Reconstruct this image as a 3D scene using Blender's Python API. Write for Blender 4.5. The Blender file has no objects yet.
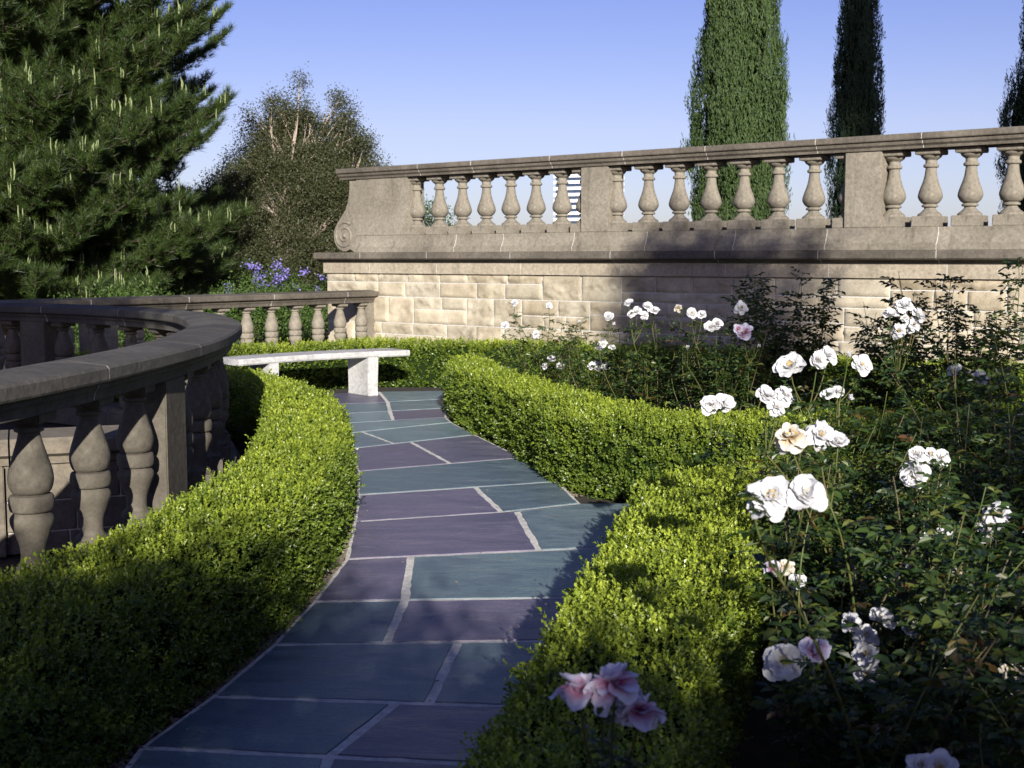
import bpy, bmesh, math, random
import numpy as np
from mathutils import Vector, Matrix
R = math.radians
rnd = random.Random(7)
rng = np.random.default_rng(11)

# ------------------------------------------------------------------ camera, sky, sun, exposure
scene = bpy.context.scene
COL = scene.collection
cam_d = bpy.data.cameras.new('camera')
cam_d.sensor_width = 36.0
cam_d.lens = 45.0
cam_d.clip_start = 0.05
cam_d.clip_end = 6000
cam_d.dof.use_dof = True
cam_d.dof.focus_distance = 6.5
cam_d.dof.aperture_fstop = 8.0
cam_o = bpy.data.objects.new('camera', cam_d)
COL.objects.link(cam_o)
cam_o.location = (0, 0, 1.5)
cam_o.rotation_euler = (R(90 - 5.576), 0, 0)
scene.camera = cam_o

SUN_EL, SUN_AZ = 19.0, 6.0        # the light travels towards +Y and 6 degrees to the left
L = Vector((-math.sin(R(SUN_AZ)) * math.cos(R(SUN_EL)), math.cos(R(SUN_AZ)) * math.cos(R(SUN_EL)), -math.sin(R(SUN_EL))))
sun_d = bpy.data.lights.new('sun', 'SUN')
sun_d.energy = 5.0
sun_d.angle = R(0.5)
sun_d.color = (1.0, 0.945, 0.86)
sun_o = bpy.data.objects.new('sun', sun_d)
COL.objects.link(sun_o)
sun_o.rotation_euler = L.to_track_quat('-Z', 'Y').to_euler()

world = bpy.data.worlds.new('World')
scene.world = world
world.use_nodes = True
wn, wl = world.node_tree.nodes, world.node_tree.links
wn.clear()
sky = wn.new('ShaderNodeTexSky')
sky.sky_type = 'NISHITA'
sky.sun_disc = False
sky.sun_elevation = R(SUN_EL)
sky.sun_rotation = R(180 - SUN_AZ)
sky.air_density = 1.0
sky.dust_density = 0.6
sky.ozone_density = 3.0
tint = wn.new('ShaderNodeMix'); tint.data_type = 'RGBA'; tint.blend_type = 'MULTIPLY'
tint.inputs[0].default_value = 1.0
tg_ = wn.new('ShaderNodeTexCoord'); sx = wn.new('ShaderNodeSeparateXYZ'); tr_ = wn.new('ShaderNodeValToRGB')
wl.new(tg_.outputs['Generated'], sx.inputs[0]); wl.new(sx.outputs[2], tr_.inputs[0])
tr_.color_ramp.elements[0].position = 0.03; tr_.color_ramp.elements[0].color = (1.0, 0.93, 1.25, 1)
tr_.color_ramp.elements[1].position = 0.21; tr_.color_ramp.elements[1].color = (0.95, 0.775, 1.15, 1)
e_ = tr_.color_ramp.elements.new(0.10); e_.color = (1.16, 0.92, 1.17, 1)
wl.new(tr_.outputs[0], tint.inputs[7])
bg = wn.new('ShaderNodeBackground'); bg.inputs[1].default_value = 0.056
wo = wn.new('ShaderNodeOutputWorld')
wl.new(sky.outputs[0], tint.inputs[6]); wl.new(tint.outputs[2], bg.inputs[0]); wl.new(bg.outputs[0], wo.inputs[0])

scene.view_settings.view_transform = 'Standard'
scene.view_settings.look = 'None'
scene.view_settings.gamma = 1.0
scene.view_settings.use_curve_mapping = False
scene.view_settings.exposure = 1.0
scene.cycles.max_bounces = 6
scene.cycles.transparent_max_bounces = 8

# ------------------------------------------------------------------ helpers
def obj(name, me, mat, parent=None):
    o = bpy.data.objects.new(name, me)
    if mat is not None and not me.materials:
        me.materials.append(mat)
    COL.objects.link(o)
    if parent is not None:
        o.parent = parent
    return o

def tag(o, label, cat, group=None, kind=None):
    if label: o['label'] = label
    if cat: o['category'] = cat
    if group: o['group'] = group
    if kind: o['kind'] = kind
    return o

def struct(o):
    o['kind'] = 'structure'
    return o

def thing(name, label, cat, loc=(0, 0, 0), group=None):
    o = bpy.data.objects.new(name, None)
    o.empty_display_size = 0.1
    COL.objects.link(o)
    o.location = loc
    return tag(o, label, cat, group)

def np_mesh(name, V, loops, sizes, smooth=False, attrs=None):
    """V (n,3); loops flat index array; sizes per polygon"""
    me = bpy.data.meshes.new(name)
    V = np.asarray(V, dtype=np.float32)
    loops = np.asarray(loops, dtype=np.int32).ravel()
    sizes = np.asarray(sizes, dtype=np.int32)
    me.vertices.add(len(V)); me.vertices.foreach_set('co', V.ravel())
    me.loops.add(len(loops)); me.loops.foreach_set('vertex_index', loops)
    me.polygons.add(len(sizes))
    st = np.concatenate([[0], np.cumsum(sizes)[:-1]]).astype(np.int32)
    me.polygons.foreach_set('loop_start', st)
    me.update(calc_edges=True)
    me.polygons.foreach_set('use_smooth', np.full(len(sizes), smooth, dtype=bool))
    for k, a in (attrs or {}).items():
        at = me.attributes.new(k, 'FLOAT', 'POINT')
        at.data.foreach_set('value', np.asarray(a, dtype=np.float32))
    return me

def bm_mesh(name, bm, smooth=False):
    me = bpy.data.meshes.new(name)
    bmesh.ops.recalc_face_normals(bm, faces=bm.faces)
    bm.to_mesh(me); bm.free()
    for p in me.polygons: p.use_smooth = smooth
    return me

def unit(a):
    return a / np.maximum(np.linalg.norm(a, axis=-1, keepdims=True), 1e-9)

def rand_dirs(n):
    return unit(rng.normal(size=(n, 3)))

def leaf_geo(c, d, n, ln, wd, fold=0.25, hexa=False):
    """leaves with base at c, growing along d, upper side n; returns V, loops, sizes"""
    d = unit(d); s = unit(np.cross(d, n)); n = unit(np.cross(s, d))
    ln = np.broadcast_to(np.asarray(ln), (len(c),))[:, None]; wd = np.broadcast_to(np.asarray(wd), (len(c),))[:, None]
    h = wd * .5
    if not hexa:
        P = np.stack([c, c + d * ln * .5 - s * h + n * h * fold, c + d * ln - n * ln * .08, c + d * ln * .5 + s * h + n * h * fold], 1)
        i = np.arange(len(c), dtype=np.int32)[:, None] * 4
        return P.reshape(-1, 3), (i + np.array([0, 1, 2, 3], dtype=np.int32)).ravel(), np.full(len(c), 4)
    up = n * h * fold
    P = np.stack([c, c + d * ln * .3 - s * h * .92 + up, c + d * ln * .7 - s * h * .7 + up * .7, c + d * ln - n * ln * .12,
                  c + d * ln * .7 + s * h * .7 + up * .7, c + d * ln * .3 + s * h * .92 + up], 1)
    i = np.arange(len(c), dtype=np.int32)[:, None] * 6
    return P.reshape(-1, 3), (i + np.array([0, 1, 2, 3, 0, 3, 4, 5], dtype=np.int32)).ravel(), np.full(len(c) * 2, 4)

def tube_geo(pts, rad, seg=7):
    pts = np.asarray(pts, float); n = len(pts)
    rad = np.broadcast_to(np.asarray(rad, float), (n,))
    t = unit(np.gradient(pts, axis=0))
    ref = np.where(np.abs(t[:, 2:3]) > .9, np.array([[1., 0, 0]]), np.array([[0., 0, 1]]))
    a = unit(np.cross(t, ref)); b = np.cross(t, a)
    for k in range(1, n):
        if (a[k] * a[k - 1]).sum() < 0: a[k] *= -1; b[k] *= -1
    th = np.arange(seg) * 2 * math.pi / seg
    V = pts[:, None] + rad[:, None, None] * (a[:, None] * np.cos(th)[None, :, None] + b[:, None] * np.sin(th)[None, :, None])
    F = []
    for k in range(n - 1):
        for j in range(seg):
            j2 = (j + 1) % seg
            F.append((k * seg + j, k * seg + j2, (k + 1) * seg + j2, (k + 1) * seg + j))
    V = np.concatenate([V.reshape(-1, 3), pts[-1:] + t[-1:] * rad[-1]])
    tip = n * seg
    lo = np.array(F, dtype=np.int32).ravel(); sz = [4] * len(F)
    cap = np.array([((n - 1) * seg + j, (n - 1) * seg + (j + 1) % seg, tip) for j in range(seg)], dtype=np.int32).ravel()
    return V, np.concatenate([lo, cap]), np.array(sz + [3] * seg)

class Geo:
    def __init__(s): s.V = []; s.L = []; s.S = []; s.n = 0; s.A = []
    def add(s, V, lo, sz, a=0.0):
        s.V.append(np.asarray(V)); s.L.append(np.asarray(lo) + s.n); s.S.append(np.asarray(sz)); s.n += len(V)
        s.A.append(np.broadcast_to(np.asarray(a, float), (len(V),)))
    def mesh(s, name, smooth=False, attr=None):
        return np_mesh(name, np.concatenate(s.V), np.concatenate(s.L), np.concatenate(s.S), smooth, {attr: np.concatenate(s.A)} if attr else None)

def bez(a, b, c, n):
    t = np.linspace(0, 1, n)[:, None]
    a, b, c = (np.asarray(q, float) for q in (a, b, c))
    return a * (1 - t) ** 2 + b * 2 * t * (1 - t) + c * t ** 2

def smooth_path(P, step=0.08):
    """Catmull-Rom through points, resampled evenly"""
    P = [np.asarray(p, float) for p in P]
    Q = [2 * P[0] - P[1]] + P + [2 * P[-1] - P[-2]]
    out = []
    for i in range(1, len(Q) - 2):
        for t in np.linspace(0, 1, 24, endpoint=False):
            out.append(.5 * ((2 * Q[i]) + (-Q[i - 1] + Q[i + 1]) * t + (2 * Q[i - 1] - 5 * Q[i] + 4 * Q[i + 1] - Q[i + 2]) * t * t + (-Q[i - 1] + 3 * Q[i] - 3 * Q[i + 1] + Q[i + 2]) * t ** 3))
    out.append(P[-1]); out = np.array(out)
    s = np.concatenate([[0], np.cumsum(np.linalg.norm(np.diff(out, axis=0), axis=1))])
    n = max(2, int(s[-1] / step) + 1); u = np.linspace(0, s[-1], n)
    return np.stack([np.interp(u, s, out[:, k]) for k in range(out.shape[1])], 1), s[-1]

# ------------------------------------------------------------------ materials
def new_mat(name):
    m = bpy.data.materials.new(name); m.use_nodes = True
    nt = m.node_tree; p = nt.nodes['Principled BSDF']
    return m, nt.nodes, nt.links, p

def ramp(N, cols, pos=None):
    r = N.new('ShaderNodeValToRGB'); e = r.color_ramp.elements
    while len(e) < len(cols): e.new(0.5)
    for i, c in enumerate(cols):
        e[i].position = pos[i] if pos else i / (len(cols) - 1)
        e[i].color = (*c, 1)
    return r

def noise(N, K, scale, detail=5, vec=None, rough=.55, dist=0.0):
    n = N.new('ShaderNodeTexNoise'); n.inputs['Scale'].default_value = scale; n.inputs['Detail'].default_value = detail
    n.inputs['Roughness'].default_value = rough; n.inputs['Distortion'].default_value = dist
    if vec is not None: K.new(vec, n.inputs['Vector'])
    return n

def mix(N, K, a, b, f, mode='MIX'):
    m = N.new('ShaderNodeMix'); m.data_type = 'RGBA'; m.blend_type = mode
    for s, v in ((0, f), (6, a), (7, b)):
        if hasattr(v, 'links'): K.new(v, m.inputs[s])
        elif s == 0: m.inputs[0].default_value = v
        else: m.inputs[s].default_value = (*v, 1)
    return m.outputs[2]

def leaf_mat(name, cols, rough=.45, trans=.35, young_or_lit=None, attr='young_or_lit', tcol=None, spec=.4):
    m, N, K, p = new_mat(name)
    g = N.new('ShaderNodeNewGeometry'); r = ramp(N, cols)
    K.new(g.outputs['Random Per Island'], r.inputs[0]); c = r.outputs[0]
    if young_or_lit:
        a = N.new('ShaderNodeAttribute'); a.attribute_name = attr
        c = mix(N, K, c, young_or_lit, a.outputs['Fac'])
    K.new(c, p.inputs['Base Color']); p.inputs['Roughness'].default_value = rough
    p.inputs['Specular IOR Level'].default_value = spec
    t = N.new('ShaderNodeBsdfTranslucent'); ms = N.new('ShaderNodeMixShader'); ms.inputs[0].default_value = trans
    K.new(mix(N, K, c, tcol or (1.25, 1.25, .5), 1.0, 'MULTIPLY'), t.inputs[0])
    K.new(p.outputs[0], ms.inputs[1]); K.new(t.outputs[0], ms.inputs[2])
    K.new(ms.outputs[0], N['Material Output'].inputs[0])
    return m

def stone_mat(name, c1, c2, c3, scale=1.0, streak=.5, bump=.35, rough=.85, dark=(.05, .045, .035)):
    m, N, K, p = new_mat(name)
    tc = N.new('ShaderNodeTexCoord'); ob = tc.outputs['Object']
    n1 = noise(N, K, 1.6 * scale, 6, ob, .6, .4); n2 = noise(N, K, 30 * scale, 6, ob, .7)
    r = ramp(N, [c1, c2, c3], [.3, .5, .72]); K.new(n1.outputs[0], r.inputs[0])
    sp = ramp(N, [(.62, .62, .62), (1.15, 1.15, 1.15)], [.3, .7]); K.new(n2.outputs[0], sp.inputs[0])
    c = mix(N, K, r.outputs[0], sp.outputs[0], 1.0, 'MULTIPLY')
    mp = N.new('ShaderNodeMapping'); mp.inputs['Scale'].default_value = (7, 7, .7); K.new(ob, mp.inputs[0])
    n3 = noise(N, K, 1.0, 5, mp.outputs[0], .65); s = ramp(N, [(0, 0, 0), (1, 1, 1)], [.55, .75]); K.new(n3.outputs[0], s.inputs[0])
    mm = N.new('ShaderNodeMath'); mm.operation = 'MULTIPLY'; mm.inputs[1].default_value = streak; K.new(s.outputs[0], mm.inputs[0])
    c = mix(N, K, c, dark, mm.outputs[0])
    n5 = noise(N, K, 9 * scale, 4, ob, .7); s5 = ramp(N, [(0, 0, 0), (1, 1, 1)], [.6, .74]); K.new(n5.outputs[0], s5.inputs[0])
    m5 = N.new('ShaderNodeMath'); m5.operation = 'MULTIPLY'; m5.inputs[1].default_value = streak * .5; K.new(s5.outputs[0], m5.inputs[0])
    c = mix(N, K, c, dark, m5.outputs[0])
    K.new(c, p.inputs['Base Color']); p.inputs['Roughness'].default_value = rough; p.inputs['Specular IOR Level'].default_value = .25
    n4 = noise(N, K, 120 * scale, 8, ob, .75); b = N.new('ShaderNodeBump'); b.inputs['Strength'].default_value = bump; b.inputs['Distance'].default_value = .006
    K.new(n4.outputs[0], b.inputs['Height'])
    b2 = N.new('ShaderNodeBump'); b2.inputs['Strength'].default_value = bump; b2.inputs['Distance'].default_value = .02
    n6 = noise(N, K, 14 * scale, 5, ob, .6); K.new(n6.outputs[0], b2.inputs['Height']); K.new(b.outputs[0], b2.inputs['Normal'])
    K.new(b2.outputs[0], p.inputs['Normal'])
    return m

M = {}
M['sand'] = stone_mat('carved_sandstone', (.150, .133, .105), (.210, .187, .148), (.268, .24, .19), streak=.65)
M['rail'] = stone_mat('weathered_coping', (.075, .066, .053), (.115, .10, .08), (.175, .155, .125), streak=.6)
M['grey'] = stone_mat('grey_weathered_stone', (.11, .095, .075), (.16, .137, .105), (.21, .18, .14), streak=.45)
M['shaderail'] = stone_mat('shade_dark_coping', (.052, .048, .042), (.08, .074, .065), (.125, .115, .10), streak=.55)  # coping toned down so the colour deepens its shade
M['shadestone'] = stone_mat('shade_dark_weathered_stone', (.070, .061, .048), (.10, .088, .069), (.14, .123, .095), streak=.5)  # shade of the curved balustrade deepened through a darker stone colour
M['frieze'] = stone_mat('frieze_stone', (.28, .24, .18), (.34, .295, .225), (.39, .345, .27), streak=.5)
M['mortar'] = stone_mat('lime_mortar', (.48, .47, .43), (.56, .545, .50), (.62, .60, .55), streak=.1, bump=.2)
M['marble'] = stone_mat('bench_marble', (.30, .295, .285), (.46, .455, .445), (.56, .555, .54), streak=.6, bump=.12, rough=.6, dark=(.22, .22, .2))

def wall_mat():
    m, N, K, p = new_mat('rock_faced_ashlar')
    g = N.new('ShaderNodeNewGeometry'); tc = N.new('ShaderNodeTexCoord'); ob = tc.outputs['Object']
    r = ramp(N, [(.33, .286, .215), (.41, .358, .27), (.375, .34, .272), (.46, .404, .312)]); K.new(g.outputs['Random Per Island'], r.inputs[0])
    n1 = noise(N, K, 5, 7, ob, .65); s = ramp(N, [(.74, .72, .68), (1.1, 1.1, 1.08)], [.3, .65]); K.new(n1.outputs[0], s.inputs[0])
    c = mix(N, K, r.outputs[0], s.outputs[0], 1, 'MULTIPLY')
    n7 = noise(N, K, 1.3, 6, ob, .7, .8); s7 = ramp(N, [(.70, .68, .64), (1.06, 1.06, 1.05)], [.36, .56]); K.new(n7.outputs[0], s7.inputs[0])
    c = mix(N, K, c, s7.outputs[0], 1, 'MULTIPLY')
    n2 = noise(N, K, 60, 6, ob, .7); s2 = ramp(N, [(.8, .8, .8), (1.1, 1.1, 1.1)], [.3, .7]); K.new(n2.outputs[0], s2.inputs[0])
    c = mix(N, K, c, s2.outputs[0], 1, 'MULTIPLY')
    K.new(c, p.inputs['Base Color']); p.inputs['Roughness'].default_value = .9; p.inputs['Specular IOR Level'].default_value = .2
    b = N.new('ShaderNodeBump'); b.inputs['Strength'].default_value = .6; b.inputs['Distance'].default_value = .012
    n3 = noise(N, K, 45, 8, ob, .75); K.new(n3.outputs[0], b.inputs['Height']); K.new(b.outputs[0], p.inputs['Normal'])
    return m
M['ashlar'] = wall_mat()

def slab_mat():
    m, N, K, p = new_mat('bluestone')
    a = N.new('ShaderNodeAttribute'); a.attribute_name = 'hue'
    g = N.new('ShaderNodeNewGeometry'); tc = N.new('ShaderNodeTexCoord'); ob = tc.outputs['Object']
    base = mix(N, K, (.108, .156, .178), (.098, .090, .140), a.outputs['Fac'])
    rr = ramp(N, [(.72, .75, .8), (1.25, 1.22, 1.15)]); K.new(g.outputs['Random Per Island'], rr.inputs[0])
    c = mix(N, K, base, rr.outputs[0], 1, 'MULTIPLY')
    mp = N.new('ShaderNodeMapping'); mp.inputs['Scale'].default_value = (1.2, 3.5, 1); mp.inputs['Rotation'].default_value = (0, 0, .5); K.new(ob, mp.inputs[0])
    n1 = noise(N, K, 1.7, 8, mp.outputs[0], .62, 1.4); s = ramp(N, [(.65, .68, .75), (1.0, 1.0, 1.0), (1.5, 1.45, 1.3)], [.3, .5, .75]); K.new(n1.outputs[0], s.inputs[0])
    c = mix(N, K, c, s.outputs[0], 1, 'MULTIPLY')
    n2 = noise(N, K, 2.2, 9, mp.outputs[0], .7, 2.5); s2 = ramp(N, [(0, 0, 0), (.5, .5, .5)], [.58, .72]); K.new(n2.outputs[0], s2.inputs[0])
    c = mix(N, K, c, (.25, .24, .22), s2.outputs[0])
    n5 = noise(N, K, 90, 5, ob, .7); s5 = ramp(N, [(.8, .8, .8), (1.2, 1.2, 1.2)], [.35, .65]); K.new(n5.outputs[0], s5.inputs[0])
    c = mix(N, K, c, s5.outputs[0], 1, 'MULTIPLY')
    K.new(c, p.inputs['Base Color'])
    rg = ramp(N, [(.33,) * 3, (.62,) * 3], [.3, .7]); K.new(n1.outputs[0], rg.inputs[0]); K.new(rg.outputs[0], p.inputs['Roughness'])
    b = N.new('ShaderNodeBump'); b.inputs['Strength'].default_value = .45; b.inputs['Distance'].default_value = .01
    n3 = noise(N, K, 12, 9, mp.outputs[0], .7, .6); K.new(n3.outputs[0], b.inputs['Height']); K.new(b.outputs[0], p.inputs['Normal'])
    return m
M['slab'] = slab_mat()

def soil_mat():
    m, N, K, p = new_mat('garden_soil')
    tc = N.new('ShaderNodeTexCoord'); ob = tc.outputs['Object']
    n = noise(N, K, 14, 8, ob, .7); r = ramp(N, [(.012, .009, .006), (.035, .026, .018), (.075, .058, .04)], [.3, .55, .8]); K.new(n.outputs[0], r.inputs[0])
    K.new(r.outputs[0], p.inputs['Base Color']); p.inputs['Roughness'].default_value = .95
    b = N.new('ShaderNodeBump'); b.inputs['Distance'].default_value = .03; n3 = noise(N, K, 40, 8, ob, .75); K.new(n3.outputs[0], b.inputs['Height']); K.new(b.outputs[0], p.inputs['Normal'])
    return m
M['soil'] = soil_mat()
M['box'] = leaf_mat('boxwood_leaves', [(.026, .058, .008), (.05, .098, .012), (.09, .145, .018), (.14, .20, .028)], .38, .35, young_or_lit=(.35, .42, .045), spec=.5)  # brightest colour is new growth pushed towards sunlit yellow
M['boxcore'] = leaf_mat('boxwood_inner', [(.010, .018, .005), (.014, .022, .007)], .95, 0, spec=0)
M['rose'] = leaf_mat('rose_leaves', [(.015, .034, .009), (.026, .054, .012), (.046, .080, .016), (.10, .115, .022)], .4, .33, young_or_lit=(.11, .05, .02), spec=.5)
M['pine'] = leaf_mat('pine_needles', [(.016, .034, .009), (.034, .062, .012), (.068, .10, .018)], .5, .3)
M['shoot'] = leaf_mat('pine_new_shoots', [(.17, .22, .09), (.24, .28, .12)], .6, .2)
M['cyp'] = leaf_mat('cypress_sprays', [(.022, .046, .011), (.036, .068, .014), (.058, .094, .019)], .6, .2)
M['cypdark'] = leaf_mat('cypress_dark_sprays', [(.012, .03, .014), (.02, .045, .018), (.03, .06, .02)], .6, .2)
M['euc'] = leaf_mat('olive_brown_leaves', [(.036, .044, .017), (.055, .058, .024), (.045, .062, .02), (.075, .068, .034)], .5, .25)
M['shrub'] = leaf_mat('shrub_leaves', [(.035, .07, .015), (.06, .11, .02), (.1, .16, .03)], .5, .35)
M['shade'] = leaf_mat('shade_tree_leaves', [(.03, .06, .015), (.05, .09, .02)], .5, .15)
M['purple'] = leaf_mat('plumbago_flowers', [(.18, .14, .50), (.26, .21, .62), (.36, .31, .68)], .6, .3, tcol=(1, 1, 1))

def flat_mat(name, c, rough=.7, c2=None, scale=20, spec=.3, trans=0, tc_=None, pos=None):
    m, N, K, p = new_mat(name)
    if c2:
        tc = N.new('ShaderNodeTexCoord'); n = noise(N, K, scale, 6, tc.outputs['Object'], .65)
        r = ramp(N, [c, c2], pos or [.35, .65]); K.new(n.outputs[0], r.inputs[0]); K.new(r.outputs[0], p.inputs['Base Color'])
    else: p.inputs['Base Color'].default_value = (*c, 1)
    p.inputs['Roughness'].default_value = rough; p.inputs['Specular IOR Level'].default_value = spec
    if trans:
        t = N.new('ShaderNodeBsdfTranslucent'); ms = N.new('ShaderNodeMixShader'); ms.inputs[0].default_value = trans
        t.inputs[0].default_value = (*(tc_ or c), 1)
        K.new(p.outputs[0], ms.inputs[1]); K.new(t.outputs[0], ms.inputs[2]); K.new(ms.outputs[0], N['Material Output'].inputs[0])
    return m
M['bark'] = flat_mat('bark', (.035, .027, .02), .95, (.085, .068, .052), 9)
M['palebark'] = flat_mat('pale_peeling_bark', (.13, .10, .075), .9, (.40, .34, .28), 3)
M['cane'] = flat_mat('green_rose_cane', (.05, .09, .02), .5, (.10, .08, .03), 12)
M['canewood'] = flat_mat('woody_rose_cane', (.07, .055, .03), .8, (.13, .11, .06), 18)
M['white'] = flat_mat('white_petal', (.74, .74, .74), .6, None, trans=.3, tc_=(.85, .85, .82))
def petal_mat(name, base, tip, p0, p1):
    m, N, K, p = new_mat(name)
    at = N.new('ShaderNodeAttribute'); at.attribute_name = 'reach'; tc = N.new('ShaderNodeTexCoord')
    n = noise(N, K, 5, 4, tc.outputs['Object'], .6); ad = N.new('ShaderNodeMath'); ad.operation = 'MULTIPLY_ADD'; ad.inputs[1].default_value = .7; ad.inputs[2].default_value = -.35
    K.new(n.outputs[0], ad.inputs[0]); sm = N.new('ShaderNodeMath'); K.new(ad.outputs[0], sm.inputs[0]); K.new(at.outputs['Fac'], sm.inputs[1])
    r = ramp(N, [base, tip], [p0, p1]); K.new(sm.outputs[0], r.inputs[0]); K.new(r.outputs[0], p.inputs['Base Color'])
    p.inputs['Roughness'].default_value = .6; p.inputs['Specular IOR Level'].default_value = .3
    t = N.new('ShaderNodeBsdfTranslucent'); ms = N.new('ShaderNodeMixShader'); ms.inputs[0].default_value = .3; K.new(r.outputs[0], t.inputs[0])
    K.new(p.outputs[0], ms.inputs[1]); K.new(t.outputs[0], ms.inputs[2]); K.new(ms.outputs[0], N['Material Output'].inputs[0])
    return m
M['white'] = petal_mat('white_petal', (.58, .54, .40), (.63, .63, .645), .0, .35)
M['pinkp'] = petal_mat('pink_flushed_petal', (.42, .10, .25), (.66, .64, .76), .15, .75)
M['wilt'] = petal_mat('faded_petal', (.45, .29, .10), (.62, .60, .53), .15, .75)
M['stamen'] = flat_mat('rose_stamens', (.55, .38, .08), .7)
M['glass'] = flat_mat('tower_glazing', (.03, .05, .09), .15, None, spec=.6)
M['towerwhite'] = flat_mat('tower_white_concrete', (.78, .78, .76), .7)
M['pebble'] = flat_mat('pebbles', (.07, .055, .04), .85, (.2, .17, .13), 60)

# ------------------------------------------------------------------ ground and path
def ground():
    # one sheet to the horizon, finer near the garden
    xs = np.unique(np.concatenate([np.linspace(-3000, 3000, 13), np.linspace(-12, 12, 97)]))
    ys = np.unique(np.concatenate([np.linspace(-3000, 3000, 13), np.linspace(-6, 24, 121)]))
    X, Y = np.meshgrid(xs, ys)
    Z = -.012 + .008 * np.sin(X * 3.1 + Y) * np.cos(Y * 2.3 - X)
    V = np.stack([X, Y, Z], -1).reshape(-1, 3); nx = len(xs)
    i, j = np.meshgrid(np.arange(len(xs) - 1), np.arange(len(ys) - 1)); a = (j * nx + i).ravel()
    F = np.stack([a, a + 1, a + nx + 1, a + nx], 1)
    struct(obj('ground', np_mesh('ground', V, F, np.full(len(F), 4), True), M['soil']))
ground()

SLABS = [
 ("t",((-1.25,2.4),(-0.45,2.38),(-0.5,2.9),(-1.22,2.94))), ("p",((-0.45,2.38),(0.4,2.36),(0.4,2.86),(-0.5,2.9))),
 ("p",((-1.22,2.94),(-0.7,2.91),(-0.62,3.49),(-1.14,3.50))), ("t",((-0.7,2.91),(0.4,2.86),(0.36,3.44),(-0.62,3.49))),
 ("t",((-1.14,3.50),(-0.55,3.48),(-0.55,3.72),(-1.14,3.79))), ("p",((-0.55,3.48),(0.36,3.44),(0.37,3.60),(-0.55,3.72))),
 ("t",((-1.14,3.79),(-0.55,3.72),(-0.39,4.19),(-1.03,4.25))), ("p",((-0.55,3.72),(0.37,3.60),(0.29,4.13),(-0.39,4.19))),
 ("t",((-1.03,4.25),(-0.28,4.18),(-0.21,4.87),(-0.93,4.84))), ("t",((-0.28,4.18),(0.29,4.13),(0.34,4.90),(-0.21,4.87))),
 ("t",((-0.93,4.84),(-0.49,4.86),(-0.47,5.49),(-0.87,5.46))), ("p",((-0.49,4.86),(0.34,4.90),(0.48,5.55),(-0.47,5.49))),
 ("p",((-0.87,5.46),(-0.47,5.49),(-0.51,6.32),(-0.83,6.25))), ("t",((-0.47,5.49),(0.48,5.55),(0.67,6.56),(-0.51,6.32))),
 ("p",((-0.83,6.25),(0.14,6.45),(0.03,7.47),(-0.90,7.17))), ("t",((0.14,6.45),(1.2,6.7),(1.2,7.75),(0.42,7.72),(0.03,7.47))),
 ("t",((1.2,6.7),(2.2,6.9),(2.2,7.7),(1.2,7.75))),("p",((2.2,6.9),(3.4,7.0),(3.4,7.7),(2.2,7.7))),
 ("p",((-0.90,7.17),(-0.06,7.45),(-0.24,8.28),(-0.98,8.00))), ("t",((-0.06,7.45),(0.42,7.72),(0.31,8.49),(-0.24,8.28))),
 ("t",((-0.98,8.00),(0.31,8.49),(0.08,9.54),(-1.09,8.91))),
 ("p",((-1.09,8.91),(-0.45,9.26),(-0.83,10.37),(-1.27,10.00))), ("p",((-0.45,9.26),(0.08,9.54),(-0.31,10.80),(-0.83,10.37))),
 ("t",((-1.27,10.00),(-0.95,10.26),(-1.30,10.98),(-1.41,10.87))), ("t",((-0.95,10.26),(-0.31,10.80),(-0.55,11.62),(-1.30,10.98))),
 ("t",((-1.41,10.87),(-1.30,10.98),(-0.55,11.62),(-0.62,12.0),(-1.55,11.55))),
 ("p",((-0.62,12.0),(-0.66,12.75),(-1.2,12.5),(-1.1,11.77))), ("t",((-1.1,11.77),(-1.2,12.5),(-1.85,12.2),(-1.55,11.55))),
 ("t",((-1.55,11.55),(-1.85,12.2),(-2.6,11.95),(-2.2,11.3))), ("t",((-1.2,12.5),(-1.3,13.3),(-2.1,13.0),(-1.85,12.2))),
 ("t",((-0.66,12.75),(-0.7,13.6),(-1.3,13.3),(-1.2,12.5))), ("t",((-1.85,12.2),(-2.1,13.0),(-2.9,12.6),(-2.6,11.95))),
 ("t",((-0.7,13.6),(-0.4,14.5),(-1.5,14.35),(-1.3,13.3))), ("p",((-1.3,13.3),(-1.5,14.35),(-2.4,14.0),(-2.1,13.0))),
 ("t",((-2.1,13.0),(-2.4,14.0),(-3.3,13.4),(-2.9,12.6))), ("t",((-0.66,12.75),(0.4,13.1),(0.5,14.2),(-0.4,14.5),(-0.7,13.6))),
 ("p",((-2.6,11.95),(-2.9,12.6),(-3.3,13.4),(-3.9,12.9),(-3.5,12.3))),
]
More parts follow.
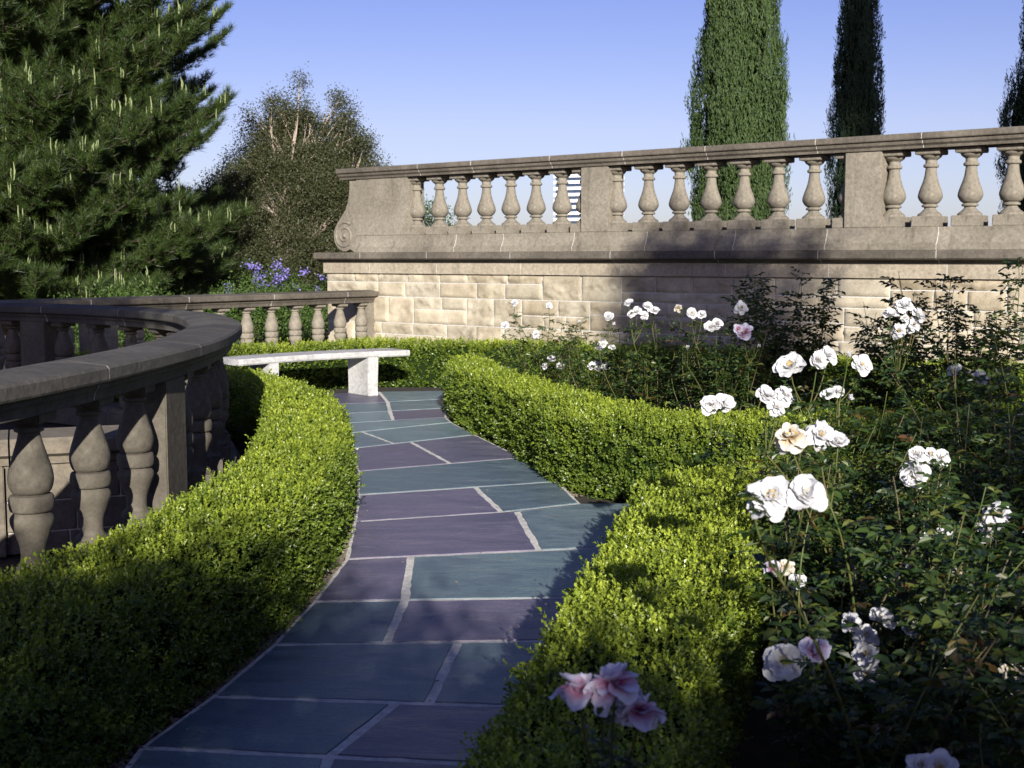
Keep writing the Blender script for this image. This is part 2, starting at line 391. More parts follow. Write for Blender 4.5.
def path():
    # mortar bed follows the slabs' outline
    bm = bmesh.new(); hue = []
    bed = bmesh.new()
    for kind, P in SLABS:
        P = [Vector(p) for p in P]; n = len(P); c = sum(P, Vector((0, 0))) / n
        w = [bed.verts.new((p.x, p.y, .0095)) for p in P]; bed.faces.new(w)
        # inset each corner along its edges, subdivide edges with a little wobble, cut top edge with a bevel
        g = .018; Q = []
        for k in range(n):
            a, b, d = P[k - 1], P[k], P[(k + 1) % n]
            e1 = (b - a).normalized(); e2 = (d - b).normalized()
            n1 = Vector((-e1.y, e1.x)); n2 = Vector((-e2.y, e2.x))
            if n1.dot(c - b) < 0: n1 = -n1
            if n2.dot(c - b) < 0: n2 = -n2
            den = max(.3, 1 + n1.dot(n2)); Q.append(b + (n1 + n2) / den * g)
        ring = []
        for k in range(n):
            a, b = Q[k], Q[(k + 1) % n]; m = max(2, int((b - a).length / .06))
            for j in range(m):
                q = a.lerp(b, j / m)
                w_ = rnd.uniform(-.0035, .0035) if j else 0
                ring.append(q + Vector((w_, w_)))
        dz = rnd.uniform(0, .003)
        low = [bm.verts.new((q.x, q.y, 0)) for q in ring]
        mid = [bm.verts.new((q.x, q.y, .008 + dz)) for q in ring]
        top = [bm.verts.new((q.x + (c.x - q.x) * .006, q.y + (c.y - q.y) * .006, .012 + dz)) for q in ring]
        for A, B in ((low, mid), (mid, top)):
            for k in range(len(ring)): bm.faces.new((A[k], A[(k + 1) % len(ring)], B[(k + 1) % len(ring)], B[k]))
        bm.faces.new(top)
        hue += [0.0 if kind == 't' else 1.0] * (3 * len(ring))
        hue_v = rnd.uniform(-.12, .12)
        for z in range(3 * len(ring)): hue[-1 - z] += hue_v
    me = bm_mesh('path', bm)
    at = me.attributes.new('hue', 'FLOAT', 'POINT'); at.data.foreach_set('value', np.array(hue, dtype=np.float32))
    o = struct(obj('path', me, M['slab']))
    o2 = struct(obj('mortar_bed', bm_mesh('mortar_bed', bed), M['mortar']))
path()

# ------------------------------------------------------------------ stone work
def sweep(path2, prof, joints=None, gap=.009):
    """prof: list of (offset to the right of travel, z), path2: (n,2) points. Returns (stones Geo, mortar Geo)"""
    P = np.asarray(path2, float)
    s = np.concatenate([[0], np.cumsum(np.linalg.norm(np.diff(P, axis=0), axis=1))]); T = s[-1]
    cuts = [0] + [j for j in (joints or []) if 0.1 < j < T - .1] + [T]
    def frame(u):
        x = np.array([np.interp(u, s, P[:, 0]), np.interp(u, s, P[:, 1])])
        e = .03
        a = np.array([np.interp(max(0, u - e), s, P[:, 0]), np.interp(max(0, u - e), s, P[:, 1])])
        b = np.array([np.interp(min(T, u + e), s, P[:, 0]), np.interp(min(T, u + e), s, P[:, 1])])
        t = (b - a) / np.linalg.norm(b - a)
        return x, np.array([t[1], -t[0]])
    pr = np.array(prof); cz = pr[:, 1].mean(); m = len(pr)
    st, mo = Geo(), Geo()
    def piece(G, u0, u1, sc, step=.12):
        n = max(2, int(math.ceil((u1 - u0) / step)) + 1); V = []
        for u in np.linspace(u0, u1, n):
            x, nr = frame(u)
            for o, z in pr:
                q = x + nr * o * sc
                V.append((q[0], q[1], cz + (z - cz) * sc))
        F = [(k * m + j, k * m + (j + 1) % m, (k + 1) * m + (j + 1) % m, (k + 1) * m + j) for k in range(n - 1) for j in range(m)]
        lo = np.array(F).ravel().tolist() + list(range(m))[::-1] + [(n - 1) * m + j for j in range(m)]
        G.add(V, lo, [4] * len(F) + [m, m])
    for k in range(len(cuts) - 1):
        piece(st, cuts[k] + (gap / 2 if k else 0), cuts[k + 1] - (gap / 2 if k < len(cuts) - 2 else 0), 1)
    piece(mo, .01, T - .01, .988)
    return st, mo

def lathe(prof, seg=28):
    """prof [(r,z)] -> V,F ; open ends closed by caps"""
    V, F = [], []
    n = len(prof)
    for r, z in prof:
        for k in range(seg):
            a = 2 * math.pi * k / seg; V.append((r * math.cos(a), r * math.sin(a), z))
    for i in range(n - 1):
        for k in range(seg): F.append((i * seg + k, i * seg + (k + 1) % seg, (i + 1) * seg + (k + 1) % seg, (i + 1) * seg + k))
    return V, F

def curve_prof(pts, n=4):
    """smooth a coarse (r,z) profile; a point with a third item stays a hard corner"""
    return pts

def baluster_mesh(name, prof, base_hw, base_h, cap_hw, cap_h, H):
    bm = bmesh.new()
    V, F = lathe(prof)
    vs = [bm.verts.new(v) for v in V]
    for f in F:
        bm.faces.new([vs[i] for i in f]).smooth = True
    def blk(z0, z1, hw):
        g = bmesh.ops.create_cube(bm, size=1, matrix=Matrix.Translation((0, 0, (z0 + z1) / 2)) @ Matrix.Diagonal((hw * 2, hw * 2, z1 - z0, 1)))
        es = list({e for v in g['verts'] for e in v.link_edges})
        bmesh.ops.bevel(bm, geom=es, offset=.006, segments=2, affect='EDGES')
    blk(0, base_h, base_hw); blk(H - cap_h, H, cap_hw)
    bmesh.ops.recalc_face_normals(bm, faces=bm.faces)
    me = bpy.data.meshes.new(name); bm.to_mesh(me); bm.free()
    return me

def spline_prof(ctrl, n=6):
    """Catmull-Rom between control points; duplicate points make creases"""
    out = []
    C = [ctrl[0]] + list(ctrl) + [ctrl[-1]]
    for i in range(1, len(C) - 2):
        if C[i] == C[i + 1]: continue
        p0, p1, p2, p3 = C[i - 1], C[i], C[i + 1], C[i + 2]
        for t in np.linspace(0, 1, n, endpoint=False):
            q = [max(.005, .5 * (2 * p1[k] + (p2[k] - p0[k]) * t + (2 * p0[k] - 5 * p1[k] + 4 * p2[k] - p3[k]) * t * t + (3 * p1[k] - p0[k] - 3 * p2[k] + p3[k]) * t ** 3)) for k in (0, 1)]
            out.append(tuple(q))
    out.append(ctrl[-1])
    return out

# tall single-bellied baluster of the upper terrace, height .75
up_ctrl = [(.118, .105), (.112, .125), (.085, .145), (.066, .165), (.054, .178), (.054, .178), (.056, .19), (.076, .195), (.078, .212), (.060, .222), (.060, .222),
           (.088, .24), (.114, .28), (.116, .315), (.100, .37), (.078, .43), (.062, .49), (.054, .55), (.052, .575), (.052, .575), (.070, .58), (.074, .597), (.066, .61), (.056, .614), (.056, .614),
           (.056, .645), (.066, .655), (.066, .655), (.092, .675), (.106, .70)]
UPB = baluster_mesh('baluster_stone', spline_prof(up_ctrl), .135, .105, .122, .05, .75)
UPB.materials.append(M['sand'])
# double vase baluster of the lower terrace, height .72
lo_ctrl = [(.072, .10), (.070, .12), (.052, .135), (.046, .16), (.050, .20), (.066, .25), (.080, .285), (.081, .31), (.066, .33), (.058, .334), (.058, .334), (.078, .338), (.084, .36), (.084, .38), (.078, .398), (.058, .402), (.058, .402),
           (.074, .415), (.084, .45), (.081, .49), (.064, .55), (.046, .61), (.040, .64), (.040, .64), (.054, .645), (.054, .658), (.042, .662), (.042, .662), (.062, .68), (.07, .69)]
LOB = baluster_mesh('lower_baluster_stone', spline_prof(lo_ctrl), .085, .10, .078, .04, .72)
LOB.materials.append(M['shadestone'])
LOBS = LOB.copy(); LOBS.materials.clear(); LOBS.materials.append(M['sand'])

def box_geo(G, c, ex, ey, hx, hy, z0, z1):
    c = np.array(c); ex = np.array(ex); ey = np.array(ey)
    V = []
    for z in (z0, z1):
        for sx, sy in ((-1, -1), (1, -1), (1, 1), (-1, 1)):
            q = c + ex * hx * sx + ey * hy * sy; V.append((q[0], q[1], z))
    G.add(V, [0, 3, 2, 1, 4, 5, 6, 7, 0, 1, 5, 4, 1, 2, 6, 5, 2, 3, 7, 6, 3, 0, 4, 7], [4] * 6)

def bevelled(me, w=.008, seg=2):
    bm = bmesh.new(); bm.from_mesh(me); bmesh.ops.remove_doubles(bm, verts=bm.verts, dist=1e-5)
    es = [e for e in bm.edges if len(e.link_faces) == 2 and e.calc_face_angle(0) > .6]
    bmesh.ops.bevel(bm, geom=es, offset=w, segments=seg, affect='EDGES')
    bm.to_mesh(me); bm.free(); return me

# --- wall frame
WA = np.array([-2.62, 18.04]); WD = np.array([.780, -.6256]); WN = np.array([-.6256, -.780])   # along the wall to the right, out towards the garden
WLEN = 14.0
def W(t, off): return WA + WD * t + WN * off
def wline(t0, t1, off=0.0): return [W(t0, off), W((t0 + t1) / 2, off), W(t1, off)]
# travel along +WD: 'right of travel' = (d.y,-d.x) = (-.6256,-.78) = WN : garden side is positive

wall = thing('retaining_wall', 'tan rock-faced sandstone block wall with dark moulded ledge rising behind the roses', 'wall', (0, 0, 0))
def masonry():
    pairs = [(.19, .115), (.19, .155), (.19, .15), (.19, .13)]
    G = Geo(); front = .16
    def block(t, t1, z0, z):
        g = .006
        nx, nz = max(4, int((t1 - t) / .022)), max(4, int((z - z0) / .02))
        ts = np.linspace(t + g, t1 - g, nx); zs = np.linspace(z0 + g, z - g, nz); h = z - z0
        T, ZZ = np.meshgrid(ts, zs)
        e = np.minimum(np.minimum(T - ts[0], ts[-1] - T), np.minimum(ZZ - zs[0], zs[-1] - ZZ))
        ph = rnd.uniform(0, 50); rough = rnd.choice([.35, .6, 1.0, 1.5, 1.8])
        d = np.zeros_like(T)
        for f, a in ((9, .5), (19, .3), (41, .2)):
            d += a * np.sin(T * f + ph + 1.7 * np.sin(ZZ * f * 1.3 + ph)) * np.cos(ZZ * f * 1.6 + ph * 2 + np.sin(T * f * .7))
        cut = z0 + h * rnd.uniform(.2, .7) + .03 * np.sin(T * 17 + ph) + .015 * np.sin(T * 43 + ph)
        d = d * .013 * rough + np.where(ZZ < cut, -.017 * (rough > .9), 0) + rng.normal(size=T.shape) * .0012
        d = front + np.maximum(np.clip(e / .025, 0, 1) ** .5 * (.02 + d), 0) - .004
        q = WA[None, None] + WD * T[..., None] + WN * d[..., None]
        V = np.concatenate([q, ZZ[..., None]], -1).reshape(-1, 3)
        i, j = np.meshgrid(np.arange(nx - 1), np.arange(nz - 1)); a = (j * nx + i).ravel()
        F = np.stack([a, a + 1, a + nx + 1, a + nx], 1)
        G.add(V, F.ravel(), [4] * len(F))
    def split(t0, t1, n, z0, z):
        c = [t0] + sorted(t0 + (t1 - t0) * (k + rnd.uniform(-.18, .18)) / n for k in range(1, n)) + [t1]
        for a, b in zip(c, c[1:]): block(a, b, z0, z)
    z = 1.31
    for h1, h2 in pairs:
        t = .2
        zb = max(z - h1 - h2, -.02)
        while t < WLEN - .2:
            if rnd.random() < .3:
                t1 = min(t + rnd.uniform(.42, .62), WLEN); block(t, t1, zb, z)
            else:
                t1 = min(t + rnd.uniform(.9, 1.7), WLEN); n = max(1, round((t1 - t) / .55))
                m = z - (h1 if rnd.random() < .6 else h2)
                m = max(m, zb + .02)
                split(t, t1, n, m, z); split(t, t1, max(1, n + rnd.choice((-1, 0, 1))), zb, m)
            t = t1
        z = zb
        if z <= 0: break
    obj('stone_block_facing', G.mesh('stone_block_facing', True), M['ashlar'], wall)
    G2 = Geo()
    box_geo(G2, (W(WLEN / 2 + .1, -.05)), WD, WN, WLEN / 2 - .1, .201, -.02, 1.305)
    obj('mortar_backing', G2.mesh('mortar_backing'), M['mortar'], wall)
masonry()
jn = [x * 1.32 + .9 + .12 * math.sin(x * 5) for x in range(11)]
fr_prof = [(.195, 1.31), (.198, 1.455), (-.3, 1.455), (-.3, 1.31)]
st, mo = sweep(wline(.17, WLEN), fr_prof, jn)
obj('frieze_band', st.mesh('frieze_band'), M['frieze'], wall); obj('frieze_mortar', mo.mesh('frieze_mortar'), M['mortar'], wall)
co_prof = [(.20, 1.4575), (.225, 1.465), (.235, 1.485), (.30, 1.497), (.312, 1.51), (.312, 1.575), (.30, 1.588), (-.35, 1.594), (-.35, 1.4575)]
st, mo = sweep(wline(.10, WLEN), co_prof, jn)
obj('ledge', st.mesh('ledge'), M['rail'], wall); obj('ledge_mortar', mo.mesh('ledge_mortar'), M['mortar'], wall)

ub = thing('terrace_balustrade', 'tall sandstone balustrade with single-bellied balusters on top of the block wall', 'balustrade')
pl_prof = [(.235, 1.590), (.235, 1.645), (.215, 1.66), (.20, 1.70), (.185, 1.74), (.18, 1.765), (.18, 1.81), (-.18, 1.81), (-.18, 1.765), (-.2, 1.70), (-.235, 1.645), (-.235, 1.590)]
jb = [1.78 + .0, 2.55, 3.62, 4.63, 5.75, 6.8, 7.95, 9.0, 10.2, 11.3, 12.6]
st, mo = sweep(wline(.82, WLEN), pl_prof, jb)
obj('plinth', st.mesh('plinth'), M['sand'], ub); obj('plinth_mortar', mo.mesh('plinth_mortar'), M['mortar'], ub)
rl_prof = [(.185, 2.567), (.19, 2.592), (.215, 2.612), (.222, 2.64), (.245, 2.65), (.25, 2.66), (.25, 2.70), (.238, 2.712), (.0, 2.73), (-.238, 2.712), (-.25, 2.70), (-.25, 2.66), (-.222, 2.64), (-.19, 2.592), (-.185, 2.567)]
jr = [1.5, 2.4, 3.62, 4.65, 5.72, 7.0, 8.1, 9.2, 10.4, 11.5, 12.7]
st, mo = sweep(wline(.50, WLEN), rl_prof, jr)
obj('rail', st.mesh('rail'), M['rail'], ub); obj('rail_mortar', mo.mesh('rail_mortar'), M['mortar'], ub)
def up_pier(t0, t1, name='pier'):
    G = Geo(); box_geo(G, W((t0 + t1) / 2, 0), WD, WN, (t1 - t0) / 2, .165, 1.812, 2.567)
    obj(name, bevelled(G.mesh(name), .006), M['sand'], ub)
up_pier(.80, 1.44, 'end_block')
up_pier(1.443, 1.74)
for k in range(4): up_pier(4.52 + 3.27 * k, 4.90 + 3.27 * k)
uts = [1.76] + [2.16 + .394 * k for k in range(6)] + [4.475]
for k in range(3):
    s = 4.46 + 3.32 * k
    uts += [s + .46] + [s + (.89 if k == 0 else .83) + (.406 if k == 0 else .392) * j for j in range(6)] + [s + 3.32]
ang = math.atan2(WD[1], WD[0])
for t in uts:
    if t > WLEN - .2: continue
    o = obj('baluster', UPB, None, ub); p = W(t, 0); o.location = (p[0], p[1], 1.812); o.rotation_euler = (0, 0, ang)
# scroll at the left end
def scroll():
    out = []
    cx, cz, r = .55, 1.815, .21
    out.append((.84, 2.55)); out.append((.66, 2.55))
    out += [(x, z) for x, z in ((.655, 2.45), (.645, 2.36), (.62, 2.26), (.57, 2.16), (.49, 2.07), (.41, 1.99))]
    for a in np.linspace(150, 300, 14): out.append((cx + r * math.cos(R(a)), cz + r * math.sin(R(a))))
    out.append((.72, 1.60)); out.append((.84, 1.60))
    bm = bmesh.new(); fr = []; bk = []
    for t, z in out:
        p = W(t, .15); fr.append(bm.verts.new((p[0], p[1], z))); p = W(t, -.15); bk.append(bm.verts.new((p[0], p[1], z)))
    bm.faces.new(fr); bm.faces.new(bk[::-1]); n = len(out)
    for k in range(n): bm.faces.new((fr[k], fr[(k + 1) % n], bk[(k + 1) % n], bk[k]))
    so = obj('scroll', bm_mesh('scroll', bm), M['sand'], ub)
    G = Geo(); pts = []
    for a in np.linspace(0, 2.3 * 2 * math.pi, 70):
        rr = .19 * (1 - a / (2.55 * 2 * math.pi)); p = W(cx + rr * math.cos(a + .9), .152); pts.append((p[0], p[1], cz + rr * math.sin(a + .9)))
    V, lo, sz = tube_geo(pts, np.linspace(.016, .012, 70), 8); G.add(V, lo, sz)
    p = W(cx, .15); 
    pts = [(p[0] + WN[0] * d, p[1] + WN[1] * d, cz) for d in (-.02, .005, .02)]
    V, lo, sz = tube_geo(pts, [.04, .04, .02], 16); G.add(V, lo, sz)
    obj('volute', G.mesh('volute', True), M['sand'], so)
scroll()

# --- low balustrades (double-vase type)
lph = [(0.105, 0.925), (0.108, 0.945), (0.114, 0.962), (0.125, 0.975), (0.128, 0.99), (0.14, 1.0), (0.168, 1.006), (0.172, 1.015), (0.172, 1.058), (0.162, 1.07)]
lp = lph + [(0, 1.088)] + [(-o, z) for o, z in lph[::-1]]
bp = [(.15, 0.0), (.15, .15), (.13, .165), (.12, .185), (.12, .202), (-.12, .202), (-.12, .185), (-.13, .165), (-.15, .15), (-.15, 0)]
def low_balustrade(root, pts, T, pier_at, bays, jnts, bmesh_, stone, rail='rail'):
    st, mo = sweep(pts, lp, jnts); obj('rail', st.mesh('rail'), M[rail], root); obj('rail_mortar', mo.mesh('rail_mortar'), M['mortar'], root)
    st, mo = sweep(pts, bp, [j + .3 for j in jnts]); obj('plinth', st.mesh('plinth'), stone, root)
    P = np.asarray(pts, float); s = np.concatenate([[0], np.cumsum(np.linalg.norm(np.diff(P, axis=0), axis=1))])
    def fr(u):
        a = np.array([np.interp(u - .04, s, P[:, 0]), np.interp(u - .04, s, P[:, 1])]); b = np.array([np.interp(u + .04, s, P[:, 0]), np.interp(u + .04, s, P[:, 1])])
        t = (b - a) / max(np.linalg.norm(b - a), 1e-6); return (a + b) / 2, t, np.array([t[1], -t[0]])
    for u, hl in pier_at:
        c, t, n = fr(u); G = Geo(); box_geo(G, c, t, n, hl, .10, .203, .925); obj('pier', bevelled(G.mesh('pier'), .006), stone, root)
    for u in bays:
        c, t, n = fr(u); o = obj('baluster', bmesh_, None, root); o.location = (c[0], c[1], .203); o.rotation_euler = (0, 0, math.atan2(t[1], t[0]))

lb = thing('garden_balustrade', 'low sandstone balustrade with double-vase balusters running from the block wall behind the bench', 'balustrade')
C0 = np.array([-1.90, 17.30]); CD = np.array([-.60, -.80])
low_balustrade(lb, [C0, C0 + CD * 4, C0 + CD * 8], 8, [(.08, .06), (4.3, .18)], [.2 + .40 * k for k in range(10)] + [4.7 + .4 * k for k in range(8)], [.62, 1.9, 3.2, 4.5, 5.8, 7.1], LOBS, M['sand'])

loop_outer = [(-2.9, 1.6), (-2.3, 2.6), (-1.95, 3.5), (-1.75, 4.35), (-1.66, 5.0), (-1.60, 5.7), (-1.575, 6.4), (-1.61, 7.2), (-1.76, 8.3), (-1.98, 9.15), (-2.38, 10.2), (-2.95, 11.0), (-3.9, 11.85), (-5.1, 12.5), (-6.6, 12.9)]
lo_, _ = smooth_path(loop_outer, .1)
tg = unit(np.gradient(lo_, axis=0)); loop_c = lo_ + np.stack([-tg[:, 1], tg[:, 0]], 1) * .165
loopP, LT = smooth_path([p for p in loop_c[::4]], .1)
LS = np.concatenate([[0], np.cumsum(np.linalg.norm(np.diff(loopP, axis=0), axis=1))])
ov = thing('curved_balustrade', 'weathered stone balustrade, coloured dark for its shade, curving round the overlook at the left, double-vase balusters', 'balustrade')
def s_at_y(y): return float(np.interp(y, loopP[:, 1], LS))
sp0 = s_at_y(6.22)
piers = [sp0 + 3.35 * k for k in (-1, 0, 1, 2)]
bal = []
for p0 in piers:
    bal += [p0 + 3.35 - .32 - .53 * j for j in range(6)]
bal += [piers[0] - .32 - .53 * j for j in range(4)]
bal = [b for b in bal if .3 < b < LT - .3]
bal = [b for i, b in enumerate(sorted(bal)) if True]
low_balustrade(ov, loopP, LT, [(p, .17) for p in piers if .3 < p < LT - .3], bal, [sp0 - 4.78 + 1.25 * k for k in range(14)], LOB, M['shadestone'], 'shaderail')

# --- small stone wall inside the overlook, seen between the near balusters
iw = thing('stair_wall', 'grey coursed stone stair wall seen between the near balusters at left', 'wall')
def inner_wall():
    a, b = np.array([-5.3, 5.5]), np.array([-2.05, 6.75]); d = (b - a) / np.linalg.norm(b - a); n = np.array([d[1], -d[0]]); Lw = np.linalg.norm(b - a)
    G = Geo(); z = .46
    for h in (.19, .16, .2):
        t = rnd.uniform(-.3, 0)
        while t < Lw:
            w = rnd.uniform(.35, .6); t0, t1 = max(t, 0), min(t + w, Lw)
            if t1 - t0 > .05: box_geo(G, a + d * (t0 + t1) / 2, d, n, (t1 - t0) / 2 - .004, .15 + rnd.uniform(0, .004), max(0, z - h + .004), z - .004)
            t += w
        z -= h
    obj('stone_block_facing', bevelled(G.mesh('stone_block_facing'), .004, 1), M['grey'], iw)
    G = Geo(); box_geo(G, (a + b) / 2, d, n, Lw / 2 - .01, .143, 0, .455); obj('mortar_backing', G.mesh('mortar_backing'), M['mortar'], iw)
    st, mo = sweep([a, (a + b) / 2, b], [(.17, .463), (.18, .50), (.22, .52), (.225, .58), (.2, .60), (-.2, .60), (-.22, .58), (-.17, .463)], [.9, 2.1, 2.9])
    obj('coping', st.mesh('coping'), M['grey'], iw)
    for u in (1.25, 2.75):
        G = Geo(); box_geo(G, a + d * u + n * .16, d, n, .12, .03, 0, .461); obj('pilaster', bevelled(G.mesh('pilaster'), .005), M['grey'], iw)
inner_wall()

# ------------------------------------------------------------------ bench
def bench():
    root = thing('garden_bench', 'curved white marble bench with two slab legs at the far end of the path', 'bench', (-2.10, 13.66, 0))
    c = np.array([-2.17, 13.63]); ax = np.array([.766, .643]); nf = np.array([.643, -.766])     # nf: towards the path
    def pt(u, v):     # gentle arc, ends swing to the path
        q = ax * u + nf * (v + .16 * (u / 1.12) ** 2 - .05)
        return q
    bm = bmesh.new(); nu = 40
    rings = []
    prof = [(-.21, .435), (-.215, .45), (-.215, .485), (-.205, .50), (.205, .50), (.215, .485), (.215, .45), (.205, .435)]
    for i in range(nu + 1):
        u = -1.07 + 2.10 * i / nu
        e = min(1.0, .93 + .07 * min(i, nu - i) / 1)
        rings.append([bm.verts.new((*pt(u, v * e), z)) for v, z in prof])
    m = len(prof)
    for i in range(nu):
        for j in range(m): bm.faces.new((rings[i][j], rings[i][(j + 1) % m], rings[i + 1][(j + 1) % m], rings[i + 1][j]))
    bm.faces.new(rings[0][::-1]); bm.faces.new(rings[-1])
    obj('seat', bm_mesh('seat', bm), M['marble'], root)
    for u in (-.62, .60):
        bm = bmesh.new(); d = []
        for v, z in ((-.205, .014), (.205, .014), (.195, .06), (.198, .22), (.21, .38), (.212, .434), (-.212, .434), (-.21, .38), (-.198, .22), (-.195, .06)): d.append((v, z))
        A = [bm.verts.new((*pt(u - .06, v), z)) for v, z in d]; B = [bm.verts.new((*pt(u + .06, v), z)) for v, z in d]
        bm.faces.new(A); bm.faces.new(B[::-1])
        for k in range(len(d)): bm.faces.new((A[k], A[(k + 1) % len(d)], B[(k + 1) % len(d)], B[k]))
        me = bm_mesh('leg', bm); obj('leg', bevelled(me, .005), M['marble'], root)
bench()

# ------------------------------------------------------------------ hedges
def hedge(name, label, pts, h, leaf0=.0165, extra=1.0, young_or_lit=.55):
    """pts: (x, y, width)"""
    root = thing(name, label, 'hedge', (0, 0, 0), 'clipped box hedges')
    P, T = smooth_path(pts, .05)
    C2, Wd = P[:, :2], P[:, 2]
    tg = unit(np.gradient(C2, axis=0)); nr = np.stack([tg[:, 1], -tg[:, 0]], 1)
    s = np.linspace(0, T, len(P)); e = np.minimum(s, T - s)
    r = .22; cap = np.sqrt(np.clip(1 - (1 - np.clip(e / r, 0, 1)) ** 2, .02, 1))
    th = np.linspace(0, math.pi, 33)
    pw = .30
    cx = np.sign(np.cos(th)) * np.abs(np.cos(th)) ** pw; cz = np.abs(np.sin(th)) ** pw
    ph = rnd.uniform(0, 9)
    def surf(inset):
        S, TH = np.meshgrid(s, np.arange(len(th)), indexing='ij')
        u = S; v = TH / 3.0
        bump = .016 * np.sin(u * 5.1 + ph + np.sin(v * .9)) * np.cos(v * 1.2 + u * 1.7) + .010 * np.sin(u * 13 + v * 2.2 + ph) + .006 * np.sin(u * 29 + ph) * np.cos(v * 4)
        hw = (Wd / 2)[:, None] * cap[:, None] * cx[None] * (1 + 2 * bump)
        under = 1 - .10 * (1 - cz[None]) ** 2
        hw = hw * under
        hw = hw - np.sign(hw) * np.minimum(np.abs(hw) * .9, inset)
        z = (h - inset) * cz[None] * (1 + bump * 1.6)
        X = C2[:, 0][:, None] + nr[:, 0][:, None] * hw; Y = C2[:, 1][:, None] + nr[:, 1][:, None] * hw
        return np.stack([X, Y, z + 0 * X], -1)
    def grid(V):
        a, b = V.shape[:2]; i, j = np.meshgrid(np.arange(a - 1), np.arange(b - 1), indexing='ij'); k = (i * b + j).ravel()
        return np.stack([k, k + b, k + b + 1, k + 1], 1)
    V = surf(.055); F = grid(V)
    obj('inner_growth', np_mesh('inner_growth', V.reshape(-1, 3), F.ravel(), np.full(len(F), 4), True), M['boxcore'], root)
    V = surf(.0).reshape(-1, 3)
    A, B, Cc, D = (V[F[:, k]] for k in range(4))
    nrm = np.cross(Cc - A, B - D); area = np.linalg.norm(nrm, axis=1) / 2; nrm = unit(nrm)
    cen = (A + B + Cc + D) / 4
    axis = np.repeat(C2[:-1], len(th) - 1, axis=0); outw = np.concatenate([cen[:, :2] - axis, (cen[:, 2:3] - h * .4)], 1)
    nrm = np.where((nrm * outw).sum(1, keepdims=True) < 0, -nrm, nrm)
    dist = np.linalg.norm(cen - np.array([0, 0, 1.5]), axis=1)
    size = np.clip(leaf0 * (.75 + dist / 11.0), leaf0 * .95, .034)
    K = 8
    dens = extra * 3.1 / (.52 * size ** 2) / K
    cnt = rng.poisson(area * dens)
    idx = np.repeat(np.arange(len(F)), cnt); n = len(idx)
    u, v = rng.random(n)[:, None], rng.random(n)[:, None]
    p = (A[idx] * (1 - u) + B[idx] * u) * (1 - v) + (D[idx] * (1 - u) + Cc[idx] * u) * v
    nn = nrm[idx]; sz = size[idx] * rng.uniform(.75, 1.25, n)
    d = unit(nn * .75 + np.array([0, 0, .55]) + rng.normal(size=(n, 3)) * .42)
    q3 = p * 34.0
    cl_ = np.sin(q3[:, 0] + 1.7 * np.sin(q3[:, 1] * .8)) * np.sin(q3[:, 1] * 1.1 + 1.3 * np.sin(q3[:, 2])) * np.sin(q3[:, 2] * .9 + q3[:, 0] * .5) 
    depth = rng.uniform(-.03, .006, n) + cl_ * .022; depth = np.where(rng.random(n) < .022, rng.uniform(.015, .05, n), depth)
    cut_ = (cl_ < -.45) & (rng.random(n) < .75); depth = np.where(cut_, -.055, depth)
    ln = sz * 3.2
    base = p + nn * depth[:, None] - d * (ln * .7)[:, None]
    j = np.arange(K)
    fr = (j + .5) / K
    ax0 = unit(np.cross(d, rand_dirs(n))); ax1 = np.cross(d, ax0)
    angl = (j * math.pi / 1.0 + (j // 2) * math.pi / 2)[None] + rng.uniform(-.4, .4, (n, K))
    side = ax0[:, None] * np.cos(angl)[..., None] + ax1[:, None] * np.sin(angl)[..., None]
    spread = (1.0 - .55 * fr)[None, :, None]
    ld = unit(d[:, None] * (.45 + .5 * fr[None, :, None]) + side * spread + rng.normal(size=(n, K, 3)) * .12)
    c = base[:, None] + d[:, None] * (ln[:, None] * fr[None])[..., None]
    up = unit(d[:, None] * 1.0 - side * .5 + rng.normal(size=(n, K, 3)) * .15)
    L_ = (sz[:, None] * (1.05 - .35 * fr[None]) * rng.uniform(.8, 1.15, (n, K))).ravel()
    V2, lo, siz = leaf_geo(c.reshape(-1, 3), ld.reshape(-1, 3), up.reshape(-1, 3), L_, L_ * .72, .35)
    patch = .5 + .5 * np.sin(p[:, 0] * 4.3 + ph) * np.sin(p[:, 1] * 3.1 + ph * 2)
    yg = np.clip((nn[:, 2] * .6 + .30) * (young_or_lit + .35 * patch) * rng.uniform(.2, 1.3, n), 0, .95)  # new growth, plus sunlit yellow painted into upward-facing leaves
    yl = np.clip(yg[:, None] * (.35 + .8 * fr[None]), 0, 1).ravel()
    obj('leaves', np_mesh('leaves', V2, lo, siz, False, {'young_or_lit': np.repeat(yl, 4)}), M['box'], root)
    print(name, label[:30], 'leaves', len(siz))
    return root

hedge('box_hedge', 'long clipped box hedge curving between the dark curved balustrade and the stone path',
      [(-1.55, 2.2, .75), (-1.54, 3.0, .66), (-1.44, 3.7, .60), (-1.31, 4.4, .58), (-1.19, 5.1, .58), (-1.13, 6.0, .56), (-1.19, 7.2, .56), (-1.35, 8.3, .56), (-1.53, 9.2, .56), (-1.90, 10.2, .56), (-2.40, 11.1, .56), (-3.3, 12.0, .56), (-4.2, 12.6, .56)], .50)
hedge('box_hedge', 'box hedge in the middle bending from beside the bench round to the right',
      [(-.42, 13.0, .44), (-.38, 12.2, .52), (-.17, 11.2, .52), (.14, 10.2, .52), (.42, 9.2, .64), (.72, 8.35, .86), (1.3, 8.0, .95), (2.2, 8.05, .92), (3.4, 8.15, .85), (5.0, 8.25, .8)], .50)
hedge('box_hedge', 'nearest box hedge, sunlit yellow-green top, at the right edge of the path below the roses',
      [(-.12, 1.5, .5), (.04, 2.2, .52), (.18, 2.8, .54), (.35, 3.6, .56), (.58, 4.5, .62), (.76, 5.3, .66), (1.00, 6.05, .70), (1.5, 6.45, .6), (2.4, 6.6, .5), (3.6, 6.7, .5)], .45, young_or_lit=.8)
